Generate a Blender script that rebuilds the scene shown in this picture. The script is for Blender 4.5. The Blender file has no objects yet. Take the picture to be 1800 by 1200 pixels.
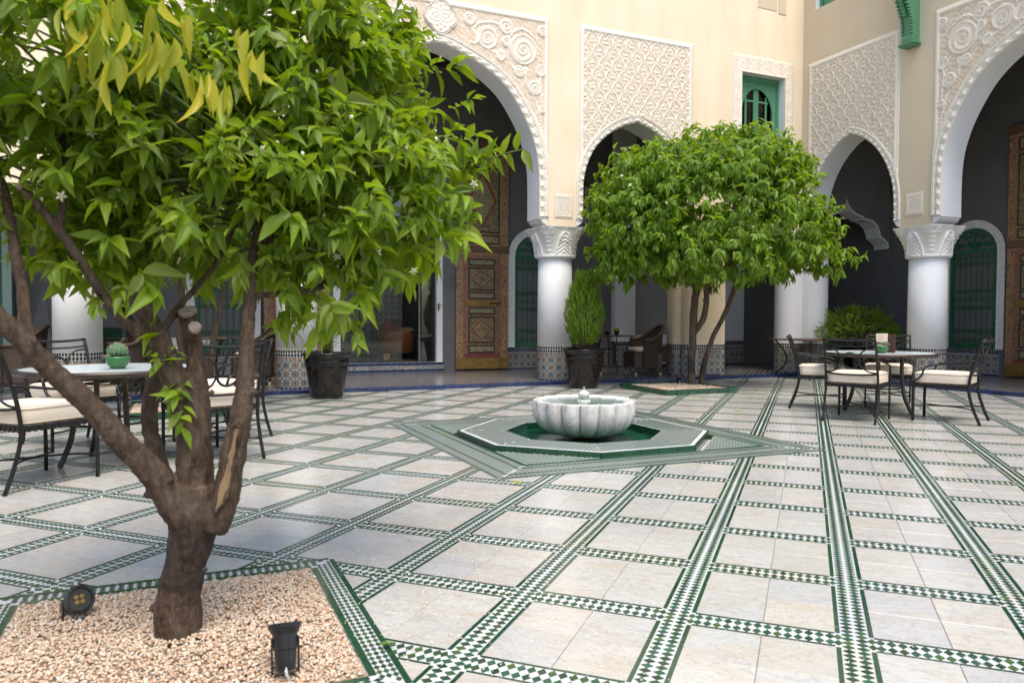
import bpy, bmesh, math, random
import numpy as np
from mathutils import Vector, Matrix
from mathutils.geometry import tessellate_polygon
random.seed(7); RNG = np.random.RandomState(11)
R = math.radians; PI = math.pi
sc = bpy.context.scene
COL = sc.collection
# ------------------------------------------------------------------ camera, light, exposure
CAMH = 1.0939
_p, _r = 0.03107, 0.00404
fw = Vector((0, math.cos(_p), -math.sin(_p))); up0 = Vector((0, math.sin(_p), math.cos(_p))); rt0 = Vector((1, 0, 0))
rt = rt0*math.cos(_r) + up0*math.sin(_r); up = -rt0*math.sin(_r) + up0*math.cos(_r)
cam = bpy.data.cameras.new('camera'); camo = bpy.data.objects.new('camera', cam); COL.objects.link(camo)
camo.matrix_world = Matrix(((rt.x, up.x, -fw.x, 0), (rt.y, up.y, -fw.y, 0), (rt.z, up.z, -fw.z, CAMH), (0, 0, 0, 1)))
cam.lens = 1334.19/1800*36; cam.sensor_width = 36; cam.clip_start = .05; cam.clip_end = 500
cam.dof.use_dof = True; cam.dof.focus_distance = 8.5; cam.dof.aperture_fstop = 5.0
sc.camera = camo
SUN_EL, SUN_AZ = 64, 158          # azimuth: clockwise from +Y (north); the sun stands behind and right of the camera
w = bpy.data.worlds.new('World'); sc.world = w; w.use_nodes = True
nt = w.node_tree; nt.nodes.clear()
sky = nt.nodes.new('ShaderNodeTexSky'); sky.sky_type = 'NISHITA'; sky.sun_disc = False
sky.sun_elevation = R(SUN_EL); sky.sun_rotation = R(SUN_AZ); sky.air_density = 1.0; sky.dust_density = 2.0; sky.ozone_density = 1.0
bg = nt.nodes.new('ShaderNodeBackground'); bg.inputs[1].default_value = 0.14
wo = nt.nodes.new('ShaderNodeOutputWorld'); nt.links.new(sky.outputs[0], bg.inputs[0]); nt.links.new(bg.outputs[0], wo.inputs[0])
sl = bpy.data.lights.new('sun', 'SUN'); sl.energy = 1.5; sl.angle = R(35); sl.color = (1.0, .93, .82)
so = bpy.data.objects.new('sun', sl); COL.objects.link(so)
sd = Vector((math.sin(R(SUN_AZ))*math.cos(R(SUN_EL)), math.cos(R(SUN_AZ))*math.cos(R(SUN_EL)), math.sin(R(SUN_EL))))
so.rotation_euler = sd.to_track_quat('Z', 'Y').to_euler(); so.location = sd*30
sc.view_settings.view_transform = 'Standard'; sc.view_settings.look = 'None'; sc.view_settings.gamma = 1
sc.view_settings.exposure = 1.18
sc.render.engine = 'CYCLES'
sc.cycles.max_bounces = 7; sc.cycles.diffuse_bounces = 4; sc.cycles.glossy_bounces = 3; sc.cycles.transmission_bounces = 5
sc.cycles.transparent_max_bounces = 8; sc.cycles.caustics_reflective = False; sc.cycles.caustics_refractive = False
sc.cycles.use_denoising = True
# ------------------------------------------------------------------ frames
AL = 0.41431                       # building direction
YAW = 0.37109                      # floor grid direction
CA, SA = math.cos(AL), math.sin(AL)
def BW(u, w_, z=0): return Vector((u*CA - w_*SA, u*SA + w_*CA, z))     # building coordinates -> world
GX0, GY0 = 2.70347*.6, 6.17839*.6; CI, CJ = .6, .6*1.04085
def GW(gx, gy, z=0): c, s = math.cos(YAW), math.sin(YAW); return Vector((GX0 + gx*c + gy*s, GY0 - gx*s + gy*c, z))
def PW(px, py, Y):                 # a point seen at photo pixel (px,py) at distance Y
    f = 1334.19; a = (px-900)/f; b = (600-py)/f
    x = a*math.cos(_r) - b*math.sin(_r); u_ = a*math.sin(_r) + b*math.cos(_r)
    d = Vector((x, math.cos(_p)+u_*math.sin(_p), u_*math.cos(_p)-math.sin(_p)))
    return d*(Y/d.y) + Vector((0, 0, CAMH))
# ------------------------------------------------------------------ materials
def new_mat(name):
    m = bpy.data.materials.new(name); m.use_nodes = True; n = m.node_tree.nodes; l = m.node_tree.links
    return m, n, l, n['Principled BSDF']
def N(n, t, **k):
    o = n.new(t)
    for a, b in k.items(): setattr(o, a, b)
    return o
def mixc(n, l, fac, a, b, mode='MIX'):
    o = n.new('ShaderNodeMix'); o.data_type = 'RGBA'; o.blend_type = mode
    for i, v in ((0, fac), (6, a), (7, b)):
        if isinstance(v, bpy.types.NodeSocket): l.new(v, o.inputs[i])
        elif i == 0: o.inputs[0].default_value = v
        else: o.inputs[i].default_value = tuple(v)+(1,) if len(v) == 3 else v
    return o.outputs[2]
def ramp(n, l, fac, stops, interp='LINEAR'):
    o = n.new('ShaderNodeValToRGB'); o.color_ramp.interpolation = interp
    while len(o.color_ramp.elements) < len(stops): o.color_ramp.elements.new(.5)
    for e, (p, c) in zip(o.color_ramp.elements, stops):
        e.position = p; e.color = tuple(c)+(1,) if len(c) == 3 else c
    l.new(fac, o.inputs[0]); return o.outputs[0]
def math_(n, l, op, a, b=0.0, c=None):
    o = n.new('ShaderNodeMath'); o.operation = op
    for i, v in enumerate((a, b) if c is None else (a, b, c)):
        if isinstance(v, bpy.types.NodeSocket): l.new(v, o.inputs[i])
        else: o.inputs[i].default_value = v
    return o.outputs[0]
def coords(n, l, scale=(1, 1, 1), src='Object'):
    tc = n.new('ShaderNodeTexCoord'); mp = n.new('ShaderNodeMapping'); mp.inputs[3].default_value = scale
    l.new(tc.outputs[src], mp.inputs[0]); return mp.outputs[0]
def noise_(n, l, vec, scale, detail=4, rough=.55, dist=0, w_=None):
    o = n.new('ShaderNodeTexNoise'); o.inputs['Scale'].default_value = scale; o.inputs['Detail'].default_value = detail
    o.inputs['Roughness'].default_value = rough; o.inputs['Distortion'].default_value = dist
    if w_ is not None: o.noise_dimensions = '4D'; l.new(w_, o.inputs['W'])
    l.new(vec, o.inputs['Vector']); return o.outputs['Fac']
def bump_(n, l, h, strength, dist, bs):
    o = n.new('ShaderNodeBump'); o.inputs['Strength'].default_value = strength; o.inputs['Distance'].default_value = dist
    l.new(h, o.inputs['Height']); l.new(o.outputs[0], bs.inputs['Normal'])
def rnd(n, l):                    # one random number per object and per loose piece
    oi = n.new('ShaderNodeObjectInfo'); g = n.new('ShaderNodeNewGeometry')
    return math_(n, l, 'FRACT', math_(n, l, 'ADD', oi.outputs['Random'], g.outputs['Random Per Island']))
def MAT(name, col, rough=.5, col2=None, vs=6, rcol=None, metal=0, bump=0, bs_=60, bd=.002, spec=.5, coat=0, vscale=(1, 1, 1), lo=.35, hi=.65):
    m, n, l, b = new_mat(name)
    vec = coords(n, l, vscale); c = None
    b.inputs['Roughness'].default_value = rough; b.inputs['Metallic'].default_value = metal
    b.inputs['Specular IOR Level'].default_value = spec; b.inputs['Coat Weight'].default_value = coat; b.inputs['Coat Roughness'].default_value = .08
    b.inputs['Base Color'].default_value = tuple(col)+(1,)
    if col2: c = ramp(n, l, noise_(n, l, vec, vs), [(lo, col), (hi, col2)])
    if rcol:
        r_ = ramp(n, l, rnd(n, l), [(i/max(1, len(rcol)-1), k) for i, k in enumerate(rcol)])
        c = r_ if c is None else mixc(n, l, .5, c, r_)
    if c is not None: l.new(c, b.inputs['Base Color'])
    if bump: bump_(n, l, noise_(n, l, vec, bs_, 5, .6), bump, bd, b)
    return m
G1, G2, G3, G4 = (.020, .072, .036), (.010, .045, .020), (.035, .115, .068), (.03, .055, .018)
mt = {}
mt['grout'] = MAT('grout', (.34, .29, .23), .9, (.25, .21, .17), 30)
mt['ztile_white'] = MAT('white_mosaic', (.60, .61, .59), .32, rcol=[(.58, .59, .57), (.66, .67, .66), (.55, .56, .56), (.64, .60, .52)])
mt['ztile_green'] = MAT('green_mosaic', G1, .3, rcol=[G2, G1, G3, G4, (.02, .10, .05), G2, (.06, .12, .03), G1], spec=.4)
mt['green_glaze'] = MAT('green_glazed_tile', G1, .14, (.012, .06, .028), 9, rcol=[G2, (.016, .058, .028), (.026, .085, .045), (.012, .055, .024)], coat=.2, bump=.1, bs_=25)
mt['green_dark'] = MAT('dark_green_glaze', (.006, .04, .02), .12, (.012, .07, .035), 8, coat=.3)
mt['slate_glaze'] = MAT('worn_slate_glaze', (.05, .06, .055), .3, (.02, .06, .05), 12)
mt['blue_glaze'] = MAT('blue_glazed_tile', (.02, .034, .10), .25, (.016, .028, .08), 9, rcol=[(.016, .028, .10), (.022, .04, .13), (.035, .055, .11), (.018, .024, .07)], coat=.1, bump=.1, bs_=25)
def zellige_mats():
    d = {}
    for k, c in dict(W=(.37, .36, .32), K=(.012, .012, .022), B=(.012, .025, .13), O=(.45, .24, .04), R=(.28, .09, .03), G=(.03, .13, .07)).items():
        d[k] = MAT('zellige_'+k, c, .2, rcol=[tuple(x*.75 for x in c), c, tuple(min(1, x*1.25) for x in c)])
    return d
ZM = zellige_mats(); ZK = 'WKBORG'; ZL = [ZM[k] for k in ZK]
def marble_tile():
    m, n, l, b = new_mat('marble_tile'); r = rnd(n, l); w_ = math_(n, l, 'MULTIPLY', r, 37.0)
    v = coords(n, l, (1, 2.1, 1))
    big = noise_(n, l, v, 3.2, 5, .6, .8, w_); fine = noise_(n, l, v, 14, 8, .72, 1.5, w_); vein = noise_(n, l, v, 5.5, 9, .62, 2.2, w_)
    base = ramp(n, l, r, [(0, (.53, .505, .45)), (.25, (.58, .56, .505)), (.5, (.51, .505, .475)), (.7, (.56, .525, .445)), (.85, (.49, .49, .475)), (.9, (.53, .50, .43)), (1, (.60, .575, .515))])
    warm = ramp(n, l, big, [(.46, (0, 0, 0)), (.72, (1, 1, 1))]); c = mixc(n, l, math_(n, l, 'MULTIPLY', warm, .48), base, (.50, .37, .21))
    dirty = ramp(n, l, fine, [(.40, (1, 1, 1)), (.62, (0, 0, 0))]); c = mixc(n, l, math_(n, l, 'MULTIPLY', dirty, .30), c, (.33, .33, .335))
    a = math_(n, l, 'ABSOLUTE', math_(n, l, 'SUBTRACT', vein, .5)); ve = ramp(n, l, a, [(0, (1, 1, 1)), (.022, (0, 0, 0))])
    c = mixc(n, l, math_(n, l, 'MULTIPLY', ve, .42), c, (.22, .215, .21))
    l.new(c, b.inputs['Base Color'])
    b.inputs['Specular IOR Level'].default_value = .5
    rr = ramp(n, l, fine, [(.3, (.11, .11, .11)), (.7, (.27, .27, .27))]); l.new(rr, b.inputs['Roughness'])
    bump_(n, l, noise_(n, l, v, 9, 3, .5), .06, .004, b); return m
mt['marble'] = marble_tile()
def marble_white():
    m, n, l, b = new_mat('veined_white_marble'); v = coords(n, l, (1, 1, .45))
    vein = noise_(n, l, v, 6, 9, .65, 1.6); fine = noise_(n, l, v, 22, 6, .7)
    c = ramp(n, l, noise_(n, l, v, 2.5, 4), [(.35, (.60, .575, .53)), (.7, (.68, .665, .64))])
    a = math_(n, l, 'ABSOLUTE', math_(n, l, 'SUBTRACT', vein, .5)); ve = ramp(n, l, a, [(0, (1, 1, 1)), (.03, (0, 0, 0))])
    c = mixc(n, l, math_(n, l, 'MULTIPLY', ve, .55), c, (.22, .21, .19))
    st = ramp(n, l, fine, [(.55, (0, 0, 0)), (.8, (1, 1, 1))]); c = mixc(n, l, math_(n, l, 'MULTIPLY', st, .35), c, (.40, .33, .22))
    l.new(c, b.inputs['Base Color']); b.inputs['Roughness'].default_value = .33
    bump_(n, l, fine, .2, .003, b); return m
mt['basin'] = marble_white()
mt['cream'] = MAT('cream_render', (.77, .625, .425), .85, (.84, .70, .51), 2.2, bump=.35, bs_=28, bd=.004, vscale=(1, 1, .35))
mt['cream_shade'] = MAT('shaded_cream_render', (.60, .49, .34), .85, (.63, .52, .37), 2, bump=.2, bs_=40)  # darker copy of the cream; the side wall's shade is in the colour
mt['white'] = MAT('white_plaster', (.74, .735, .72), .75, (.80, .79, .775), 1.6, bump=.12, bs_=40)
mt['greypl'] = MAT('pale_soffit_plaster', (.62, .60, .57), .8, (.66, .64, .61), 2)
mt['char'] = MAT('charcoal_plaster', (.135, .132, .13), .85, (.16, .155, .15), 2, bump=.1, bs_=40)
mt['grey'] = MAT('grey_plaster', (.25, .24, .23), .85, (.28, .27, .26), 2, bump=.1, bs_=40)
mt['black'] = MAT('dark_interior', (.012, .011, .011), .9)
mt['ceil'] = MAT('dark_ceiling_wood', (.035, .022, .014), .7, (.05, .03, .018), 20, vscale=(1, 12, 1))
mt['dwood'] = MAT('dark_brown_wood', (.06, .032, .018), .5, (.10, .055, .03), 10, vscale=(6, 1, 1), bump=.2)
mt['lwood'] = MAT('pale_worn_wood', (.30, .22, .16), .6, (.38, .30, .23), 10, vscale=(6, 1, 1))
mt['gpaint'] = MAT('green_painted_wood', (.085, .26, .14), .45, (.07, .22, .115), 6, bump=.08, bs_=60)
mt['dgpaint'] = MAT('dark_green_painted_iron', (.02, .12, .06), .42, (.025, .14, .07), 8)
mt['palegreen'] = MAT('pale_green_paint', (.33, .46, .37), .5)
mt['iron'] = MAT('black_wrought_iron', (.008, .0075, .0075), .38, (.018, .016, .014), 18, bump=.15, bs_=120, spec=.35)
mt['bronze'] = MAT('bronze_table_metal', (.075, .055, .04), .35, (.05, .04, .03), 30, metal=.5)
mt['cushion'] = MAT('cream_cushion_fabric', (.70, .60, .47), .9, (.73, .63, .51), 4, bump=.25, bs_=420, bd=.001)
mt['piping'] = MAT('cushion_piping', (.60, .50, .38), .9)
mt['potblack'] = MAT('glossy_brown_black_glaze', (.005, .004, .004), .14, (.014, .009, .006), 5, coat=0, spec=.4, bump=.05, bs_=8, bd=.01)
mt['plastic'] = MAT('black_plastic', (.014, .014, .015), .32, bump=.05, bs_=90)
mt['brass'] = MAT('worn_brass_plate', (.42, .27, .08), .42, (.30, .18, .05), 9, metal=.75)
def bark():
    m, n, l, b = new_mat('orange_tree_bark'); v = coords(n, l, (1, 1, .28)); vo = coords(n, l)
    f1 = noise_(n, l, v, 38, 8, .68, .6); f2 = noise_(n, l, vo, 7, 5, .6)
    c = ramp(n, l, f1, [(.32, (.028, .018, .012)), (.5, (.092, .060, .039)), (.68, (.165, .118, .082))])
    c = mixc(n, l, math_(n, l, 'MULTIPLY', ramp(n, l, f2, [(.45, (0, 0, 0)), (.7, (1, 1, 1))]), .45), c, (.11, .095, .075))
    x = n.new('ShaderNodeSeparateXYZ'); l.new(vo, x.inputs[0]); zz = math_(n, l, 'ADD', x.outputs[2], math_(n, l, 'MULTIPLY', f2, .05))
    band = ramp(n, l, zz, [(.205, (0, 0, 0)), (.212, (1, 1, 1)), (.40, (1, 1, 1)), (.50, (0, 0, 0))]); c = mixc(n, l, math_(n, l, 'MULTIPLY', band, .6), c, (.020, .017, .018))
    l.new(c, b.inputs['Base Color']); b.inputs['Roughness'].default_value = .8; b.inputs['Specular IOR Level'].default_value = .3
    h = math_(n, l, 'ADD', f1, math_(n, l, 'MULTIPLY', noise_(n, l, vo, 120, 4, .7), .35)); bump_(n, l, h, 1.0, .012, b); return m
mt['bark'] = bark()
mt['cutwood'] = MAT('weathered_cut_wood', (.30, .25, .20), .85, (.20, .16, .12), 40, bump=.4, bs_=60, bd=.004)
mt['barewood'] = MAT('bare_stripped_wood', (.34, .225, .12), .8, (.16, .10, .06), 14, vscale=(1, 1, .25), bump=.5, bs_=50)
mt['soil'] = MAT('soil', (.03, .02, .014), .95, bump=.8, bs_=40, bd=.01)
mt['petal'] = MAT('petal', (.75, .72, .50), .6, rcol=[(.80, .78, .62), (.70, .66, .40), (.82, .80, .70)])
mt['stamen'] = MAT('stamen', (.75, .50, .06), .6)
mt['gravelm'] = MAT('pink_gravel', (.5, .36, .25), .8, rcol=[(.50, .33, .21), (.60, .43, .30), (.70, .60, .47), (.46, .28, .15), (.68, .55, .41), (.42, .33, .25), (.72, .65, .54)])
mt['gravelbase'] = MAT('gravel_bed', (.38, .27, .19), .95, (.48, .36, .26), 120, bump=.8, bs_=120, bd=.006)
mt['leather'] = MAT('tan_leather', (.42, .15, .05), .5, (.36, .12, .04), 8)
mt['fabricdark'] = MAT('plum_cushion', (.04, .02, .025), .9, (.10, .05, .05), 30)
mt['fabricred'] = MAT('red_cushion', (.28, .03, .02), .9)
mt['fabricochre'] = MAT('ochre_throw', (.45, .27, .09), .9)
mt['potgreen'] = MAT('green_glazed_pot', (.03, .115, .035), .3, (.045, .145, .045), 12, spec=.4)
mt['cactus'] = MAT('cactus_green', (.05, .12, .05), .7, (.08, .16, .07), 30)
mt['spine'] = MAT('pale_cactus_spine', (.72, .66, .42), .6)
mt['succ'] = MAT('grey_green_succulent', (.16, .22, .14), .6, rcol=[(.13, .2, .12), (.22, .27, .18), (.2, .18, .12)])
mt['paper'] = MAT('cream_menu_paper', (.62, .50, .36), .7, (.70, .60, .47), 20)
mt['maroon'] = MAT('maroon_board', (.06, .018, .016), .4)
mt['curtain'] = MAT('net_curtain', (.62, .56, .50), .9, (.45, .40, .36), 14, vscale=(6, 6, .3), bump=.5, bs_=12, bd=.02)
mt['lens'] = MAT('spotlight_lens', (.035, .035, .032), .35, (.06, .058, .05), 30, spec=.3)
mt['skyreflect'] = MAT('window_grey', (.10, .11, .12), .15)
mt['sunwall'] = MAT('pale_garden_wall', (.85, .75, .52), .9)
def wicker():
    m, n, l, b = new_mat('brown_wicker'); tc = n.new('ShaderNodeTexCoord')
    x = n.new('ShaderNodeSeparateXYZ'); l.new(tc.outputs['UV'], x.inputs[0])
    a = math_(n, l, 'SINE', math_(n, l, 'MULTIPLY', x.outputs[0], 2*PI)); c = math_(n, l, 'SINE', math_(n, l, 'MULTIPLY', x.outputs[1], 2*PI))
    h = math_(n, l, 'MULTIPLY', a, c); col = ramp(n, l, math_(n, l, 'MULTIPLY_ADD', h, .5, .5), [(.15, (.018, .010, .007)), (.8, (.10, .058, .036))])
    l.new(col, b.inputs['Base Color']); b.inputs['Roughness'].default_value = .5; bump_(n, l, h, .9, .006, b); return m
mt['wicker'] = wicker()
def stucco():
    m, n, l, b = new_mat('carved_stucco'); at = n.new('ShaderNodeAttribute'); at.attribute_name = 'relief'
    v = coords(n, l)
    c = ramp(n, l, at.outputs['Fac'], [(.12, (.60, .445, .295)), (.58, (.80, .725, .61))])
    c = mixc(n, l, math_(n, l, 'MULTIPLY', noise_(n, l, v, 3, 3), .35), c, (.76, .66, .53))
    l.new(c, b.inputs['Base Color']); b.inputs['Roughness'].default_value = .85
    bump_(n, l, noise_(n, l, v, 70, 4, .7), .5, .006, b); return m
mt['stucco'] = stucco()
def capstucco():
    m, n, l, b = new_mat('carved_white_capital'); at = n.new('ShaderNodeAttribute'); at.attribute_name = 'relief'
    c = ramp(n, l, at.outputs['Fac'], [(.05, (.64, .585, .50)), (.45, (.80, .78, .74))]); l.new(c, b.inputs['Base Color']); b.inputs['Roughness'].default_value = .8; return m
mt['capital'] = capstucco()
def arabesque(name, cols, scale, line=(.35, .22, .10)):
    m, n, l, b = new_mat(name); v = coords(n, l)
    vo = N(n, 'ShaderNodeTexVoronoi', feature='F1'); vo.inputs['Scale'].default_value = scale; l.new(v, vo.inputs['Vector'])
    sx = n.new('ShaderNodeSeparateColor'); l.new(vo.outputs['Color'], sx.inputs[0])
    c = ramp(n, l, sx.outputs[0], [(i/len(cols), k) for i, k in enumerate(cols)], 'CONSTANT')
    ve = N(n, 'ShaderNodeTexVoronoi', feature='DISTANCE_TO_EDGE'); ve.inputs['Scale'].default_value = scale; l.new(v, ve.inputs['Vector'])
    e = ramp(n, l, ve.outputs['Distance'], [(.03, (1, 1, 1)), (.10, (0, 0, 0))]); c = mixc(n, l, e, c, line)
    nz = noise_(n, l, v, scale*1.7, 6, .7, 3); a = math_(n, l, 'ABSOLUTE', math_(n, l, 'SUBTRACT', nz, .5)); q = ramp(n, l, a, [(.0, (1, 1, 1)), (.03, (0, 0, 0))])
    c = mixc(n, l, math_(n, l, 'MULTIPLY', q, .6), c, line)
    c = mixc(n, l, math_(n, l, 'MULTIPLY', noise_(n, l, v, 3, 4), .4), c, (.07, .045, .03))
    l.new(c, b.inputs['Base Color']); b.inputs['Roughness'].default_value = .5; return m
mt['ara_orange'] = arabesque('orange_scroll_painting', [(.36, .13, .045), (.38, .16, .06), (.18, .08, .08), (.40, .18, .07), (.27, .08, .05)], 16, (.5, .34, .17))
mt['ara_green'] = arabesque('green_floral_painting', [(.13, .18, .10), (.19, .22, .12), (.34, .24, .11), (.13, .18, .10), (.32, .09, .05)], 24, (.46, .37, .18))
mt['ara_ochre'] = arabesque('ochre_floral_painting', [(.40, .27, .12), (.33, .22, .10), (.15, .19, .09), (.44, .30, .13), (.26, .08, .05)], 26, (.17, .14, .07))
mt['ara_wicket'] = arabesque('brick_scroll_painting', [(.30, .09, .05), (.34, .13, .06), (.20, .06, .05), (.30, .10, .05), (.24, .13, .08)], 20, (.36, .20, .13))
mt['doorred'] = MAT('faded_red_paint', (.27, .06, .04), .5, (.18, .05, .035), 9)
mt['doordark'] = MAT('black_green_moulding', (.018, .02, .014), .5, (.05, .05, .03), 25)
mt['doorbeam'] = MAT('worn_door_beam', (.13, .075, .045), .6, (.17, .10, .05), 12, vscale=(1, 1, 6))
def leaf_mat(name, cols, tr=.45, rough=.36):
    m, n, l, b = new_mat(name); r = rnd(n, l); v = coords(n, l)
    c = ramp(n, l, r, [(i/(len(cols)-1), k) for i, k in enumerate(cols)])
    g = n.new('ShaderNodeNewGeometry'); back = mixc(n, l, .25, c, (.20, .30, .08))
    c = mixc(n, l, g.outputs['Backfacing'], c, back)
    c = mixc(n, l, math_(n, l, 'MULTIPLY', noise_(n, l, v, 3, 4), .22), c, (.16, .19, .02))
    l.new(c, b.inputs['Base Color']); b.inputs['Roughness'].default_value = rough; b.inputs['Specular IOR Level'].default_value = .32
    t = n.new('ShaderNodeBsdfTranslucent'); ct = mixc(n, l, .55, c, (.50, .66, .015)); l.new(ct, t.inputs['Color'])
    mx = n.new('ShaderNodeMixShader'); mx.inputs[0].default_value = tr; l.new(b.outputs[0], mx.inputs[1]); l.new(t.outputs[0], mx.inputs[2])
    l.new(mx.outputs[0], n['Material Output'].inputs[0]); return m
mt['leaf'] = leaf_mat('orange_leaf', [(.07, .15, .006), (.16, .28, .006), (.24, .38, .008), (.33, .47, .010), (.17, .30, .008), (.11, .22, .008), (.26, .31, .06), (.07, .15, .012)], .40, .42)
mt['leafB'] = leaf_mat('green_orange_leaf', [(.06, .16, .006), (.11, .25, .006), (.18, .34, .008), (.12, .26, .008), (.21, .29, .05), (.08, .19, .008)], .45, .45)
mt['leafY'] = leaf_mat('yellowing_leaf', [(.58, .52, .03), (.66, .55, .04), (.50, .50, .05), (.42, .46, .05)], .5)
mt['leafC'] = leaf_mat('cypress_green', [(.10, .20, .012), (.16, .29, .015), (.22, .34, .02), (.08, .16, .012)], .35, .6)
mt['leafbush'] = leaf_mat('box_green', [(.12, .22, .012), (.18, .29, .015), (.25, .35, .02), (.08, .15, .012)], .4, .5)
mt['stem'] = MAT('green_twig', (.10, .14, .03), .6)
def glass_mat(name, col, rough=.02, alpha=.3):
    m, n, l, b = new_mat(name); tr = n.new('ShaderNodeBsdfTransparent'); tr.inputs[0].default_value = (.9, .95, .93, 1)
    gl = n.new('ShaderNodeBsdfGlossy'); gl.inputs['Roughness'].default_value = rough; gl.inputs[0].default_value = tuple(col)+(1,)
    fr = n.new('ShaderNodeFresnel'); fr.inputs[0].default_value = 1.5; mx = n.new('ShaderNodeMixShader')
    l.new(math_(n, l, 'MAXIMUM', fr.outputs[0], alpha), mx.inputs[0]); l.new(tr.outputs[0], mx.inputs[1]); l.new(gl.outputs[0], mx.inputs[2])
    l.new(mx.outputs[0], n['Material Output'].inputs[0]); return m
mt['glass'] = glass_mat('clear_glass', (1, 1, 1), .01, .015)
mt['water'] = MAT('green_water', (.16, .24, .20), .04, (.20, .28, .24), 4, bump=.35, bs_=14, bd=.01, spec=.6)
mt['darkwater'] = MAT('dark_pool_water', (.008, .05, .03), .03, (.02, .09, .05), 5, bump=.25, bs_=12, bd=.01, spec=.6)
mt['pale_glass'] = MAT('pale_table_glass', (.55, .62, .61), .2, (.58, .65, .64), 3, spec=.45)  # pale base stands in for the white column's reflection on the glass
def mosaic_floor():
    m, n, l, b = new_mat('small_blue_mosaic'); v = coords(n, l); x = n.new('ShaderNodeSeparateXYZ'); l.new(v, x.inputs[0])
    a = math_(n, l, 'ADD', x.outputs[0], x.outputs[1]); d = math_(n, l, 'SUBTRACT', x.outputs[0], x.outputs[1])
    fa = math_(n, l, 'FRACT', math_(n, l, 'MULTIPLY', a, 8.0)); fd = math_(n, l, 'FRACT', math_(n, l, 'MULTIPLY', d, 8.0))
    A = math_(n, l, 'GREATER_THAN', fa, .5); D = math_(n, l, 'GREATER_THAN', fd, .5)
    c1 = mixc(n, l, A, (.025, .04, .12), (.36, .35, .32)); c2 = mixc(n, l, A, (.20, .13, .07), (.03, .05, .08)); c = mixc(n, l, D, c1, c2)
    l.new(c, b.inputs['Base Color']); b.inputs['Roughness'].default_value = .2
    bump_(n, l, noise_(n, l, v, 40, 2), .25, .004, b); return m
mt['mosaicfloor'] = mosaic_floor()
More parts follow.
